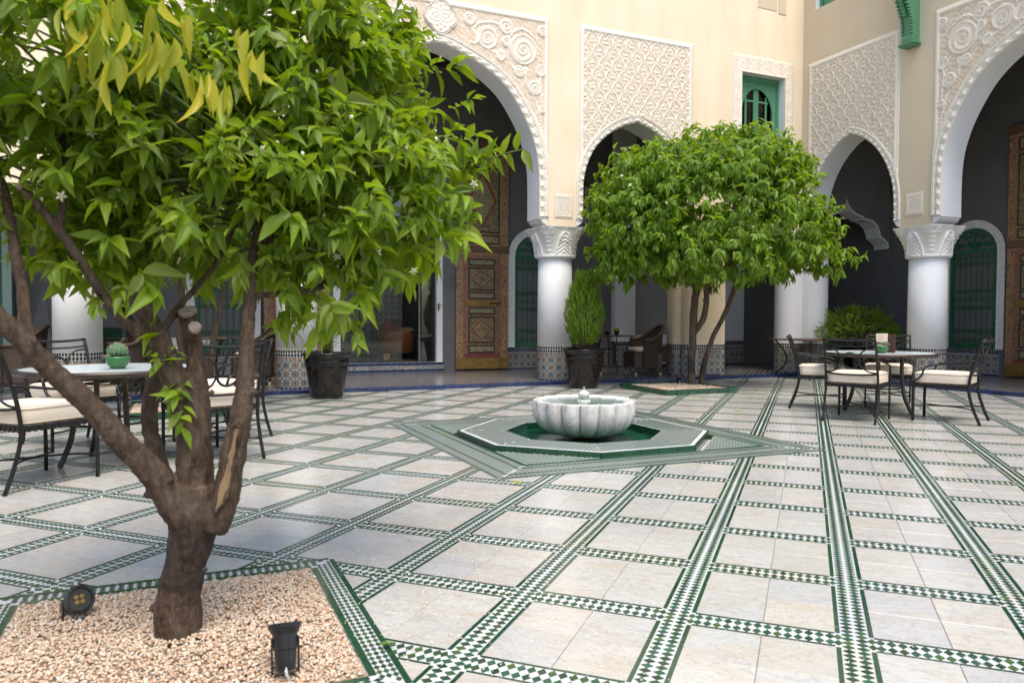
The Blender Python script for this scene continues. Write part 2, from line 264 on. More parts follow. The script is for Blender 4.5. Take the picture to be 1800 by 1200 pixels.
# ------------------------------------------------------------------ mesh building
class MB:
    def __init__(s): s.v = []; s.f = []; s.m = []; s.uv = None
    def add(s, vs, fs, mi=0):
        o = len(s.v); s.v.extend([tuple(p) for p in vs]); s.f.extend([tuple(i+o for i in f) for f in fs]); s.m.extend([mi]*len(fs)); return s
    def box(s, c, d, mi=0, rot=None, piv=None):
        x, y, z = (k/2 for k in d)
        vs = [Vector((a*x, b*y, e*z)) for e in (-1, 1) for b in (-1, 1) for a in (-1, 1)]
        if rot is not None: vs = [rot @ p for p in vs]
        vs = [p+Vector(c) for p in vs]
        return s.add(vs, [(0, 2, 3, 1), (4, 5, 7, 6), (0, 1, 5, 4), (2, 6, 7, 3), (0, 4, 6, 2), (1, 3, 7, 5)], mi)
    def bb(s, x0, x1, y0, y1, z0, z1, mi=0): return s.box(((x0+x1)/2, (y0+y1)/2, (z0+z1)/2), (abs(x1-x0), abs(y1-y0), abs(z1-z0)), mi)
    def tube(s, pts, rad, seg=8, mi=0, caps=True, closed=False, flat=1.0):
        pts = [Vector(p) for p in pts]; n = len(pts)
        if not hasattr(rad, '__len__'): rad = [rad]*n
        if len(rad) > n: rad = rad[:n]
        o = len(s.v); prev = None
        for i, p in enumerate(pts):
            if closed: t = (pts[(i+1) % n]-pts[i-1]).normalized()
            else: t = (pts[min(i+1, n-1)]-pts[max(i-1, 0)]).normalized()
            if prev is None:
                a = Vector((0, 0, 1)) if abs(t.z) < .9 else Vector((1, 0, 0)); nrm = (a - t*a.dot(t)).normalized()
            else: nrm = (prev - t*prev.dot(t)).normalized()
            prev = nrm; bn = t.cross(nrm)
            for k in range(seg):
                an = 2*PI*(k+.5)/seg; s.v.append(tuple(p + nrm*math.cos(an)*rad[i] + bn*math.sin(an)*rad[i]*flat))
        for i in range(n if closed else n-1):
            j = (i+1) % n
            for k in range(seg):
                k2 = (k+1) % seg; s.f.append((o+i*seg+k, o+i*seg+k2, o+j*seg+k2, o+j*seg+k)); s.m.append(mi)
        if caps and not closed:
            s.f.append(tuple(o+k for k in reversed(range(seg)))); s.m.append(mi)
            s.f.append(tuple(o+(n-1)*seg+k for k in range(seg))); s.m.append(mi)
        return s
    def lathe(s, prof, seg=32, c=(0, 0, 0), mi=0, mod=None, cap=True):
        o = len(s.v)
        for i, (r, z) in enumerate(prof):
            for k in range(seg):
                a = 2*PI*k/seg; rr = r*(mod(a, z, i) if mod else 1); s.v.append((c[0]+rr*math.cos(a), c[1]+rr*math.sin(a), c[2]+z))
        for i in range(len(prof)-1):
            for k in range(seg):
                k2 = (k+1) % seg; s.f.append((o+i*seg+k, o+i*seg+k2, o+(i+1)*seg+k2, o+(i+1)*seg+k)); s.m.append(mi)
        if cap:
            s.f.append(tuple(o+k for k in reversed(range(seg)))); s.m.append(mi)
            s.f.append(tuple(o+(len(prof)-1)*seg+k for k in range(seg))); s.m.append(mi)
        return s
    def prism(s, poly, z0, z1, mi=0, side=None, ax=None, holes=()):
        """poly 2D; ax maps (a,b,h)->3D (default x,y,z)"""
        ax = ax or (lambda a, b, h: (a, b, h)); side = mi if side is None else side
        loops = [list(poly)] + [list(h) for h in holes]
        flat = [p for lp in loops for p in lp]; tri = tessellate_polygon([[Vector((a, b, 0)) for a, b in lp] for lp in loops])
        n = len(flat); vs = [ax(a, b, z0) for a, b in flat] + [ax(a, b, z1) for a, b in flat]
        s.add(vs, [tuple(t) for t in tri] + [tuple(i+n for i in reversed(t)) for t in tri], mi)
        o = 0
        for lp in loops:
            k = len(lp); s.add([ax(a, b, z0) for a, b in lp]+[ax(a, b, z1) for a, b in lp], [(i, (i+1) % k, k+(i+1) % k, k+i) for i in range(k)], side)
        return s
    def build(s, name, mats, parent=None, smooth=False, loc=None, rot=None, bevel=0, recalc=True, uvs=None, attr=None, seg=1):
        me = bpy.data.meshes.new(name); me.from_pydata(s.v, [], s.f)
        if not isinstance(mats, (list, tuple)): mats = [mats]
        for m in mats: me.materials.append(m)
        if len(mats) > 1: me.polygons.foreach_set('material_index', s.m)
        if recalc or bevel:
            bm = bmesh.new(); bm.from_mesh(me)
            if recalc: bmesh.ops.recalc_face_normals(bm, faces=bm.faces)
            if bevel:
                es = [e for e in bm.edges if len(e.link_faces) == 2 and e.calc_face_angle(0) > .6]
                bmesh.ops.bevel(bm, geom=es, offset=bevel, segments=seg, affect='EDGES', clamp_overlap=True)
            bm.to_mesh(me); bm.free()
        if attr is not None and not bevel:
            a = me.attributes.new('relief', 'FLOAT', 'POINT'); a.data.foreach_set('value', attr)
        if smooth: me.polygons.foreach_set('use_smooth', [True]*len(me.polygons))
        me.update(); return obj(name, me, parent, loc, rot)
def obj(name, me, parent=None, loc=None, rot=None):
    o = bpy.data.objects.new(name, me); COL.objects.link(o)
    if parent: o.parent = parent
    if loc is not None: o.location = loc
    if rot is not None: o.rotation_euler = rot
    return o
def tag(o, label=None, cat=None, group=None, kind=None):
    if label: o['label'] = label
    if cat: o['category'] = cat
    if group: o['group'] = group
    if kind: o['kind'] = kind
    return o
def thing(name, label, cat, loc=(0, 0, 0), rz=0, group=None):
    o = obj(name, None); o.location = loc; o.rotation_euler = (0, 0, rz); return tag(o, label, cat, group)
def copy_tree(o, parent=None):
    c = o.copy(); COL.objects.link(c); c.parent = parent
    for ch in list(o.children): copy_tree(ch, c)
    return c
def sinterp(pts, n):
    """Catmull-Rom through points (any dimension)"""
    P = [np.array(p, float) for p in pts]; P = [2*P[0]-P[1]]+P+[2*P[-1]-P[-2]]; out = []
    for i in range(1, len(P)-2):
        for k in range(n):
            t = k/n; a, b, c, d = P[i-1:i+3]
            out.append(.5*((2*b)+(-a+c)*t+(2*a-5*b+4*c-d)*t*t+(-a+3*b-3*c+d)*t**3))
    out.append(P[-2]); return [tuple(x) for x in out]
def clip_poly(poly, hp):
    """convex polygon clip by half-plane a*x+b*y<=c"""
    a, b, c = hp; out = []
    for i, p in enumerate(poly):
        q = poly[(i+1) % len(poly)]; dp = a*p[0]+b*p[1]-c; dq = a*q[0]+b*q[1]-c
        if dp <= 0: out.append(p)
        if (dp < 0 < dq) or (dq < 0 < dp):
            t = dp/(dp-dq); out.append((p[0]+(q[0]-p[0])*t, p[1]+(q[1]-p[1])*t))
    return out
def poly_hps(poly):                # poly counter-clockwise
    h = []
    for i, p in enumerate(poly):
        q = poly[(i+1) % len(poly)]; h.append((q[1]-p[1], -(q[0]-p[0]), (q[1]-p[1])*p[0]-(q[0]-p[0])*p[1]))
    return h
def PX(v):
    d = Vector(v) - Vector((0, 0, CAMH)); z = d.dot(fw)
    if z < .3: return None
    return 900 + 1334.19*d.dot(rt)/z, 600 - 1334.19*d.dot(up)/z, z
def inview(v, m=0):
    q = PX(v); return q is not None and -m < q[0] < 1800+m and -m < q[1] < 1200+m
def inpoly(p, poly):
    c = False; n = len(poly)
    for i in range(n):
        a, b = poly[i], poly[i-1]
        if (a[1] > p[1]) != (b[1] > p[1]) and p[0] < (b[0]-a[0])*(p[1]-a[1])/(b[1]-a[1])+a[0]: c = not c
    return c
def diamond(mb, cx, cy, hx, hy, z, mi, M=None):
    k = .93; pts = [(cx-hx*k, cy), (cx, cy-hy*k), (cx+hx*k, cy), (cx, cy+hy*k)]
    if M: pts = [M(a, b) for a, b in pts]
    mb.add([(a, b, z) for a, b in pts], [(0, 1, 2, 3)], mi)
def rect(mb, x0, x1, y0, y1, z, mi, M=None):
    pts = [(x0, y0), (x1, y0), (x1, y1), (x0, y1)]
    if M: pts = [M(a, b) for a, b in pts]
    mb.add([(a, b, z) for a, b in pts], [(0, 1, 2, 3)], mi)
# ------------------------------------------------------------------ floor
FC = (-3.5*CI, 4.45*CJ)                                   # fountain centre in grid metres
BEDF = (-3.6*CI, -3.33*CJ); BEDB = (-3.35*CI, 12.3*CJ); BEDL = (-11.4*CI, 4.45*CJ)
HOLE = [(FC[0]+a, FC[1]+b) for a, b in [(-1.16, -.41), (-.45, -1.115), (.45, -1.09), (1.01, -.47), (1.14, -.44), (1.14, .44), (1.02, .46), (.45, 1.09), (-.45, 1.09), (-1.14, .43)]]
def dia(c, h): return [(c[0]-h, c[1]), (c[0], c[1]-h), (c[0]+h, c[1]), (c[0], c[1]+h)]
STAR = dia(FC, 2.1); BED_H = .925
base = MB().prism([(-13, -9.5), (14, -9.5), (14, 18), (-13, 18)], -.03, -.006, holes=[HOLE])
floor = base.build('courtyard_floor', mt['grout'], loc=GW(0, 0), rot=(0, 0, -YAW)); tag(floor, kind='structure')
def keep(gx, gy, m=0):
    v = GW(gx, gy); u = v.x*CA+v.y*SA; w_ = -v.x*SA+v.y*CA
    return u < 11.0+m and w_ < 11.1+m and u > -4.3 and v.y > .3 and inview(v, 1100)
solid = [dia(FC, 2.0), dia(BEDF, .9), dia(BEDB, .85), dia(BEDL, .85)]
tiles = []
for i in range(-22, 16):
    for j in range(-26, 9):
        x0, y0 = i*CI+.06, -j*CJ+.06; tw, th = (CI-.12)/2, (CJ-.12)/2
        if not keep(x0+tw, y0+th, .4): continue
        for a in (0, 1):
            for b in (0, 1):
                cx, cy = x0+tw*(a+.5), y0+th*(b+.5)
                cs = [(cx+sx*tw/2, cy+sy*th/2) for sx in (-1, 1) for sy in (-1, 1)]
                if any(all(inpoly(q, s) for q in cs) for s in solid) or any(inpoly(q, HOLE) for q in cs): continue
                v = GW(cx, cy); q = PX(v); tiles.append(((q[2] if q and inview(v, 20) else 99), cx, cy, tw, th))
tiles.sort()
tw, th = (CI-.12)/2, (CJ-.12)/2
def tile_mb(mb, cx, cy, dz=0):
    g = .0011; x, y = tw/2-g, th/2-g; b = .0012
    vs = [(cx-x, cy-y, -.01), (cx+x, cy-y, -.01), (cx+x, cy+y, -.01), (cx-x, cy+y, -.01)]
    vs += [(cx-x, cy-y, -b+dz), (cx+x, cy-y, -b+dz), (cx+x, cy+y, -b+dz), (cx-x, cy+y, -b+dz)]
    vs += [(cx-x+b, cy-y+b, dz), (cx+x-b, cy-y+b, dz), (cx+x-b, cy+y-b, dz), (cx-x+b, cy+y-b, dz)]
    fs = [(k, (k+1) % 4, 4+(k+1) % 4, 4+k) for k in range(4)] + [(4+k, 4+(k+1) % 4, 8+(k+1) % 4, 8+k) for k in range(4)] + [(8, 9, 10, 11)]
    mb.add(vs, fs)
t0 = MB(); tile_mb(t0, 0, 0); tme = t0.build('marble_tile', mt['marble'], floor, recalc=False); first = True
for k, (d, cx, cy, _a, _b) in enumerate(tiles[:290]):
    o = tme if k == 0 else obj('marble_tile', tme.data, floor)
    o.location = (cx, cy, 0); o.rotation_euler = (random.gauss(0, .0012), random.gauss(0, .0012), 0)
rest = MB()
for d, cx, cy, _a, _b in tiles[290:]: tile_mb(rest, cx, cy, random.uniform(-.0006, .0003))
o = rest.build('marble_tile_field', mt['marble'], floor, recalc=False); tag(o, kind='stuff')
bands = MB()
def seg_ok(a, b):
    m = ((a[0]+b[0])/2, (a[1]+b[1])/2)
    if not keep(m[0], m[1], .3) or any(inpoly(q, HOLE) for q in (a, b, m)): return False
    return not any(all(inpoly(q, s) for q in (a, b, m)) for s in solid)
for i in range(-22, 16):
    for j in range(-26, 9):
        x, y = i*CI, -j*CJ
        if seg_ok((x, y), (x, y+CJ)):                     # line running away from the camera
            rect(bands, x-.06, x+.06, y, y+CJ, -.0015, 0)
            n = 18
            for k in range(n):
                yy = y+CJ*(k+.5)/n
                for r_ in (-.0225, .0225): diamond(bands, x+r_, yy, .0225, CJ/n/2, .0006, 1)
            for sx in (-1, 1):
                for yy in (-.025, .025): diamond(bands, x+sx*.0535, y+yy, .015, .0245, .0006, 1)
            m = 5
            for k in range(m):
                a = y+.062+(CJ-.124)*k/m; b = y+.062+(CJ-.124)*(k+1)/m-.002
                for s_ in (-1, 1): rect(bands, x+s_*.046, x+s_*.061, a, b, .0008, 2) if s_ > 0 else rect(bands, x-.061, x-.046, a, b, .0008, 2)
        if seg_ok((x, y), (x+CI, y)):
            rect(bands, x+.06, x+CI-.06, y-.06, y+.06, -.0016, 0)
            n = 14
            for k in range(n):
                xx = x+.062+(CI-.124)*(k+.5)/n
                for r_ in (-.025, .025): diamond(bands, xx, y+r_, (CI-.124)/n/2, .0245, .0006, 1)
            m = 4
            for k in range(m):
                a = x+.062+(CI-.124)*k/m; b = x+.062+(CI-.124)*(k+1)/m-.002
                rect(bands, a, b, y+.0505, y+.061, .0008, 2); rect(bands, a, b, y-.061, y-.0505, .0008, 2)
o = bands.build('mosaic_band', [mt['ztile_white'], mt['ztile_green'], mt['green_glaze']], floor, recalc=False); tag(o, kind='stuff')
# star of mosaic round the fountain
star = MB(); star.prism(STAR, -.036, .004, 0, 2, holes=[HOLE])
HS = 2.1/math.sqrt(2)
def Mside(k):
    a = PI/4 + k*PI/2; c, s = math.cos(a), math.sin(a)
    def M(t, d): x, y = HS-d, t; return (FC[0]+x*c-y*s, FC[1]+x*s+y*c)
    return M
for k in range(4):
    M = Mside(k)
    for d0, d1 in ((.004, .018), (.098, .112), (.266, .280), (.346, .357)):
        n = 16
        for q in range(n):
            L = HS-d0; a = -L+2*L*q/n; b = a+2*L/n-.002
            rect(star, a+(d1-d0 if q == 0 else 0), b-(d1-d0 if q == n-1 else 0), d0, d1, .0062, 2, M)
    for d0, d1, nr in ((.02, .096, 3), (.114, .264, 5), (.282, .344, 3)):
        h = (d1-d0)/nr/2; p = .0175
        for r_ in range(nr):
            d = d0+h*(2*r_+1); L = HS-d-.01; n = int(L/(2*p))
            for q in range(-n, n+1):
                c0 = M(q*2*p, d)
                if not inpoly(c0, HOLE): diamond(star, q*2*p, d, p, h, .0062, 1, M)
M0 = Mside(0)
gs = [tuple(np.array(M0(t, d))) for t, d in ((-1.125, .36), (1.125, .36), (1.125, 2*HS-.36), (-1.125, 2*HS-.36))]
star.prism(gs, .0045, .0060, 1, holes=[[(FC[0]+(a-FC[0])*1.004, FC[1]+(b-FC[1])*1.004) for a, b in HOLE]])
for a in range(-36, 37):
    for b in range(-32, 33):
        x, y = a*.040, b*.034+HS
        q = M0(x, y)
        if abs(x) < 1.10 and abs(b*.034) < 1.10 and not inpoly(q, HOLE): diamond(star, x, y, .0185, .0135, .0072, 0, M0)
o = star.build('star_mosaic', [mt['ztile_white'], mt['ztile_green'], mt['green_glaze']], floor, recalc=False); tag(o, kind='stuff')
ch = MB().prism([(FC[0]-1.3, FC[1]-1.3), (FC[0]+1.3, FC[1]-1.3), (FC[0]+1.3, FC[1]+1.3), (FC[0]-1.3, FC[1]+1.3)], -.05, -.0365)
ch.build('drain_channel', mt['basin'], floor)
# ------------------------------------------------------------------ fountain
fo = thing('fountain', 'fluted white marble fountain bowl with ball finial in its raised octagonal pool', 'fountain', GW(*FC), -YAW)
def octa(ap): r_ = ap/math.cos(PI/8); return [(r_*math.cos(PI/8+k*PI/4), r_*math.sin(PI/8+k*PI/4)) for k in range(8)]
OA, IA = 1.085, .67
MB().prism(octa(OA-.012), -.036, .047, 0, 1, holes=[octa(IA+.012)]).build('pool_rim', [mt['ztile_white'], mt['green_dark']], fo)
rm = MB(); q0 = octa(OA)
for k in range(8):
    a = k*PI/4; c, s = math.cos(a), math.sin(a); M = lambda t, d: (d*c-t*s, d*s+t*c)
    h = .0135; p = .0185; d0, d1 = IA+.018, OA-.024; nr = int((d1-d0)/h/2)
    for r_ in range(nr):
        d = d0+h*(2*r_+1); L = d*math.tan(PI/8); n = int(L/(2*p))
        for q in range(-n, n+1): diamond(rm, q*2*p, d, p, h, .0496, 0, M)
o = rm.build('rim_mosaic', [mt['ztile_green']], fo, recalc=False); tag(o, kind='stuff')
tm = MB().bb(-.5, .5, -.006, .006, -.042, .042).build('rim_tile', mt['green_glaze'], fo, bevel=.003); n5 = 5; SL = 2*OA*math.tan(PI/8)
tsl = MB().bb(-.5, .5, -.006, .006, -.042, .042).build('rim_tile', mt['slate_glaze'], fo, bevel=.003)
usedA = usedB = False; pwm = tm.data.copy(); pwm.materials[0] = mt['green_dark']
for k in range(8):
    a = k*PI/4
    for q in range(n5):
        t = -SL/2+SL*(q+.5)/n5; sl_ = (k == 5)
        if sl_: o = tsl if not usedB else obj('rim_tile', tsl.data, fo); usedB = True
        else: o = tm if not usedA else obj('rim_tile', tm.data, fo); usedA = True
        o.location = (OA*math.cos(a)-t*math.sin(a), OA*math.sin(a)+t*math.cos(a), .006); o.rotation_euler = (0, 0, a+PI/2); o.scale = (SL/n5-.004, 1, 1)
    SI = 2*IA*math.tan(PI/8)
    for q in range(3):
        t = -SI/2+SI*(q+.5)/3; o = obj('pool_wall_tile', pwm, fo); o.location = (IA*math.cos(a)-t*math.sin(a), IA*math.sin(a)+t*math.cos(a), .006)
        o.rotation_euler = (0, 0, a+PI/2); o.scale = (SI/3-.004, 1, 1)
MB().prism(octa(IA+.005), -.030, -.022).build('pool_water', mt['darkwater'], fo)
MB().prism(octa(IA+.02), -.049, -.045).build('pool_floor', mt['green_dark'], fo)
MB().bb(-.09, .09, -.09, .09, -.034, .03).build('pedestal_stone', MAT('orange_stone', (.30, .12, .03), .6, (.2, .08, .02), 12), fo, rot=(0, 0, YAW-.15), bevel=.006)
NL = 16
def flute(a, z, i):
    t = (a*NL/(2*PI)+.5) % 1.0; u = abs(t-.5)*2               # 0 middle of lobe, 1 at groove
    amt = .27 if z < .30 else .20
    lobe = 1 + amt*(math.sqrt(max(0, 1-(u*.97)**2))-.80)
    if u > .70: lobe += .034*abs(math.sin((u-.70)/.30*2*PI))
    return lobe
prof = [(.10, .002), (.17, .004), (.24, .014), (.315, .036), (.37, .070), (.415, .115), (.442, .165), (.456, .22), (.460, .27), (.461, .315), (.461, .333), (.455, .339), (.446, .339), (.440, .334)]
bs = MB(); bs.lathe(prof, 320, mod=flute, cap=False)
inner = [(.440, .334), (.425, .322), (.37, .30), (.30, .28), (.1, .27), (.001, .27)]
bs.lathe(inner, 320, mod=lambda a, z, i: 1+(flute(a, z, 0)-1)*(1-i/5), cap=False)
bs.lathe([(.10, .012), (.001, .012)], 320, cap=False)
bs.build('basin', mt['basin'], fo, smooth=True)
MB().lathe([(.001, .322), (.415, .322)], 96, cap=False).build('basin_water', mt['water'], fo)
MB().lathe([(.01, .31), (.062, .312), (.066, .322), (.06, .332), (.032, .336), (.026, .342), (.042, .352), (.052, .368), (.054, .384), (.048, .402), (.034, .414), (.018, .42), (.014, .428), (.005, .431)], 32).build('finial', mt['basin'], fo, smooth=True)
MB().lathe([(.004, .43), (.012, .436), (.014, .445), (.008, .455), (.002, .458)], 12).build('water_spout', mt['water'], fo, smooth=True)
# ------------------------------------------------------------------ planting beds
ico = bmesh.new(); bmesh.ops.create_icosphere(ico, subdivisions=1, radius=1)
IV = np.array([v.co[:] for v in ico.verts]); IF = np.array([[v.index for v in f.verts] for f in ico.faces]); ico.free()
def fast_mesh(name, V, F, mats, parent, kind='stuff', smooth=False, mi=None):
    me = bpy.data.meshes.new(name); V = np.asarray(V, np.float32).reshape(-1, 3); F = np.asarray(F, np.int32); k = F.shape[1]
    me.vertices.add(len(V)); me.vertices.foreach_set('co', V.ravel()); me.loops.add(F.size); me.loops.foreach_set('vertex_index', F.ravel())
    me.polygons.add(len(F)); me.polygons.foreach_set('loop_start', np.arange(0, F.size, k, dtype=np.int32)); me.polygons.foreach_set('loop_total', np.full(len(F), k, np.int32))
    for m in (mats if isinstance(mats, list) else [mats]): me.materials.append(m)
    if mi is not None: me.polygons.foreach_set('material_index', np.asarray(mi, np.int32))
    if smooth: me.polygons.foreach_set('use_smooth', np.ones(len(F), bool))
    me.update(calc_edges=True); me.validate(); o = obj(name, me, parent)
    if kind: tag(o, kind=kind)
    return o
def pebbles(name, parent, half, n, z, r0, r1, mound, skip=None):
    c = RNG.uniform(-1, 1, (n*2, 2))*half; c = c[(np.abs(c[:, 0])+np.abs(c[:, 1])) < half][:n]; n = len(c)
    rr = RNG.uniform(r0, r1, (n, 1, 1)); sc_ = np.concatenate([RNG.uniform(.7, 1.3, (n, 1, 2)), RNG.uniform(.5, .9, (n, 1, 1))], 2)
    V = IV[None]*(1+RNG.uniform(-.22, .22, (n, len(IV), 1)))*rr*sc_; a = RNG.uniform(0, 2*PI, n); ca, sa = np.cos(a)[:, None], np.sin(a)[:, None]
    tl = RNG.uniform(-.6, .6, (n, 1)); X = V[:, :, 0]*ca-V[:, :, 1]*sa; Y = V[:, :, 0]*sa+V[:, :, 1]*ca; Z = V[:, :, 2]+X*tl*.6
    d = np.abs(c).sum(1)/half; zz = z + mound*(1-d**2) + .006*np.sin(c[:, 0]*9)*np.cos(c[:, 1]*8)+RNG.uniform(-.003, .006, n)
    P = np.stack([X+c[:, :1], Y+c[:, 1:2], Z+zz[:, None]], 2); F = (IF[None]+(np.arange(n)*len(IV))[:, None, None]).reshape(-1, 3)
    return fast_mesh(name, P, F, mt['gravelm'], parent)
# flush bed at the foreground tree
bf = thing('planting_bed', 'flush gravel bed edged with green and white mosaic under the nearest orange tree', 'planting bed', GW(*BEDF), -YAW)
BO, BI = BED_H, BED_H-.112*math.sqrt(2)
D0 = lambda h: dia((0, 0), h)
ed = MB(); ed.prism(D0(BO), -.02, .004, 0, 1, holes=[D0(BI)])
hs = BO/math.sqrt(2)
for k in range(4):
    a = PI/4+k*PI/2; c, s = math.cos(a), math.sin(a); M = lambda t, d: ((hs-d)*c-t*s, (hs-d)*s+t*c)
    for d0, d1, n in ((.001, .021, 9), (.088, .1115, 8)):
        L = hs-d0
        for q in range(n):
            x0 = -L+2*L*q/n+(d1-d0 if q == 0 else 0); x1 = -L+2*L*(q+1)/n-.003-(d1-d0 if q == n-1 else 0)
            ed.add([M(x0, d0)+(.0065,), M(x1, d0)+(.0065,), M(x1, d1)+(.0065,), M(x0, d1)+(.0065,)], [(0, 1, 2, 3)], 1)
    h = .011; p = .0165
    for r_ in range(3):
        d = .0215+h*(2*r_+1); L = hs-d-.012; n = int(L/(2*p))
        for q in range(-n, n+1): diamond(ed, q*2*p, d, p, h, .0066, 2, M)
o = ed.build('mosaic_edging', [mt['ztile_white'], mt['green_glaze'], mt['ztile_green']], bf, recalc=False); tag(o, kind='stuff')
MB().prism(D0(BI-.004), -.02, .002).build('gravel_bed', mt['gravelbase'], bf)
pebbles('gravel', bf, BI-.012, 15000, .004, .0040, .0074, .022)
def raised_bed(label, c, h):
    b = thing('planting_bed', label, 'planting bed', GW(*c), -YAW)
    hs = h/math.sqrt(2); n = 7; L = 2*hs/n
    t_ = MB().bb(-L/2+.002, L/2-.002, -.035, .0, 0, .075).build('kerb_tile', mt['green_glaze'], b, bevel=.004); k0 = True
    for k in range(4):
        a = PI/4+k*PI/2
        for q in range(n):
            t = -hs+L*(q+.5)+(.0175 if q == 0 else -.0 if q < n-1 else 0); o = t_ if k0 else obj('kerb_tile', t_.data, b); k0 = False
            o.location = (hs*math.cos(a)-t*math.sin(a), hs*math.sin(a)+t*math.cos(a), 0); o.rotation_euler = (0, 0, a-PI/2)
            if q == 0: o.scale.x = (L-.035)/L
    MB().prism(D0(h-.055), 0, .045).build('gravel_bed', mt['gravelbase'], b)
    pebbles('gravel', b, h-.06, 2600, .046, .008, .013, .0); return b
raised_bed('raised green tile bed of gravel around the far orange tree', BEDB, .90)
raised_bed('raised green tile bed behind the left table and its chairs', BEDL, .90)
# ------------------------------------------------------------------ zellige (cut tile) panels
def zcell(odd):
    """one square repeat (0..1): polygons with a colour letter"""
    P = []; c = (.5, .5)
    def star(r0, r1, n, rot, col, cc=c): P.append(([(cc[0]+(r0 if k % 2 else r1)*math.cos(rot+PI*k/n), cc[1]+(r0 if k % 2 else r1)*math.sin(rot+PI*k/n)) for k in range(2*n)], col))
    def kite(r0, r1, r2, wd, ang, col, cc=c):
        d = (math.cos(ang), math.sin(ang)); t = (-d[1], d[0])
        P.append(([(cc[0]+d[0]*r0, cc[1]+d[1]*r0), (cc[0]+d[0]*r1+t[0]*wd, cc[1]+d[1]*r1+t[1]*wd), (cc[0]+d[0]*r2, cc[1]+d[1]*r2), (cc[0]+d[0]*r1-t[0]*wd, cc[1]+d[1]*r1-t[1]*wd)], col))
    star(.085, .12, 8, 0, 'K')
    for k in range(8):
        kite(.125, .175, .235, .068, k*PI/4+PI/8, ('R' if odd else 'B')); kite(.225, .31, .43, .082, k*PI/4, 'K' if k % 2 else 'B')
    for k in range(8): kite(.29, .365, .45, .058, k*PI/4+PI/8, 'O' if odd else 'G')
    for k in range(4):
        a = PI/4+k*PI/2; kite(.45, .54, .63, .085, a, 'G')
        q = (.5+.707*math.cos(a), .5+.707*math.sin(a))
        kite(.44, .50, .56, .07, k*PI/2, 'O')
    for q in ((0, 0), (1, 0), (1, 1), (0, 1)):
        kite(-.08, 0, .08, .08, math.atan2(.5-q[1], .5-q[0]), 'K', q)
    return P
ZC = [zcell(0), zcell(1)]
def zellige(mb, L, H, p, M, z0=0, simple=False):
    """fills 0..L x z0..z0+H ; M(a,b,lift)->3D"""
    nx = max(1, round(L/p)); ny = max(1, round(H/p)); px_, py_ = L/nx, H/ny
    for i in range(nx):
        for j in range(ny):
            for poly, col in ZC[(i+j) % 2]:
                pts = [(min(max(a, 0), 1), min(max(b, 0), 1)) for a, b in poly]
                mb.add([M((i+a)*px_, z0+(j+b)*py_, .0012) for a, b in pts], [tuple(range(len(pts)))], ZK.index(col))
def zrect(mb, M, a0, a1, b0, b1, col, lift=.0012, n=1):
    for k in range(n):
        x0 = a0+(a1-a0)*k/n; x1 = a0+(a1-a0)*(k+1)/n
        mb.add([M(x0, b0, lift), M(x1, b0, lift), M(x1, b1, lift), M(x0, b1, lift)], [(0, 1, 2, 3)], ZK.index(col))
def merlons(mb, M, L, z0, z1, p, invert=False):
    n = max(1, round(L/p)); q = L/n; h = z1-z0
    for k in range(n):
        x = (k+.5)*q
        pts = [(-.12, .0), (.12, 0), (.12, .25), (.36, .45), (.36, .8), (.14, 1), (-.14, 1), (-.36, .8), (-.36, .45), (-.12, .25)]
        if invert: pts = [(-.34, 0), (.34, 0), (.34, .55), (0, 1), (-.34, .55)]
        mb.add([M(x+a*q, z0+b*h, .0012) for a, b in pts], [tuple(range(len(pts)))], ZK.index('K'))
# ------------------------------------------------------------------ arcade walls
def dense(pts, n=6): return sinterp(pts, n)
ARC_A = dense([(0, 5.33), (.2, 5.285), (.38, 5.22), (.68, 5.09), (.88, 4.98), (1.06, 4.85), (1.22, 4.69), (1.37, 4.48), (1.5, 4.26), (1.6, 4.04), (1.68, 3.78), (1.72, 3.5), (1.73, 3.15), (1.73, 2.76)])
ARC_B = dense([(0, 4.49), (.25, 4.41), (.48, 4.29), (.71, 4.11), (.88, 3.9), (.99, 3.66), (1.05, 3.42), (1.06, 3.15), (1.06, 2.76)])
ARC_C = dense([(0, 4.42), (.2, 4.34), (.38, 4.22), (.58, 4.03), (.76, 3.76), (.88, 3.46), (.93, 3.19), (.94, 2.76)])
def arch_pts(curve, cx): return [(cx-a, b) for a, b in reversed(curve)] + [(cx+a, b) for a, b in curve[1:]]   # left spring -> right spring
TH = .47; ZB = 2.60; ZT = 7.9
def YZ(a, b, h): return (a, h, b)
def facade(root, s0, s1, arches, notch=(), holes=(), holes2=()):
    """wall with arches cut from below; arches = [(curve, cx)] in order; notch=[(x0,x1,z)] square-headed openings"""
    cuts = sorted([(cx-c[-1][0], arch_pts(c, cx)) for c, cx in arches]+[(x0, [(x0, ZB), (x0, z), (x1, z), (x1, ZB)]) for x0, x1, z in notch])
    poly = [(s0, ZB)]
    for _, pts in cuts:
        if pts[0][1] > ZB: pts = [(pts[0][0]-.13, ZB), (pts[0][0]-.13, 2.762)] + pts + [(pts[-1][0]+.13, 2.762), (pts[-1][0]+.13, ZB)]
        poly += pts
    poly += [(s1, ZB), (s1, ZT), (s0, ZT)]
    m = MB(); m.prism(poly, 0, TH, 0, 1, ax=YZ, holes=holes); return m.build('wall_face', [mt['cream'] if root.get('tone') != 's' else mt['cream_shade'], mt['white']], root, recalc=False)
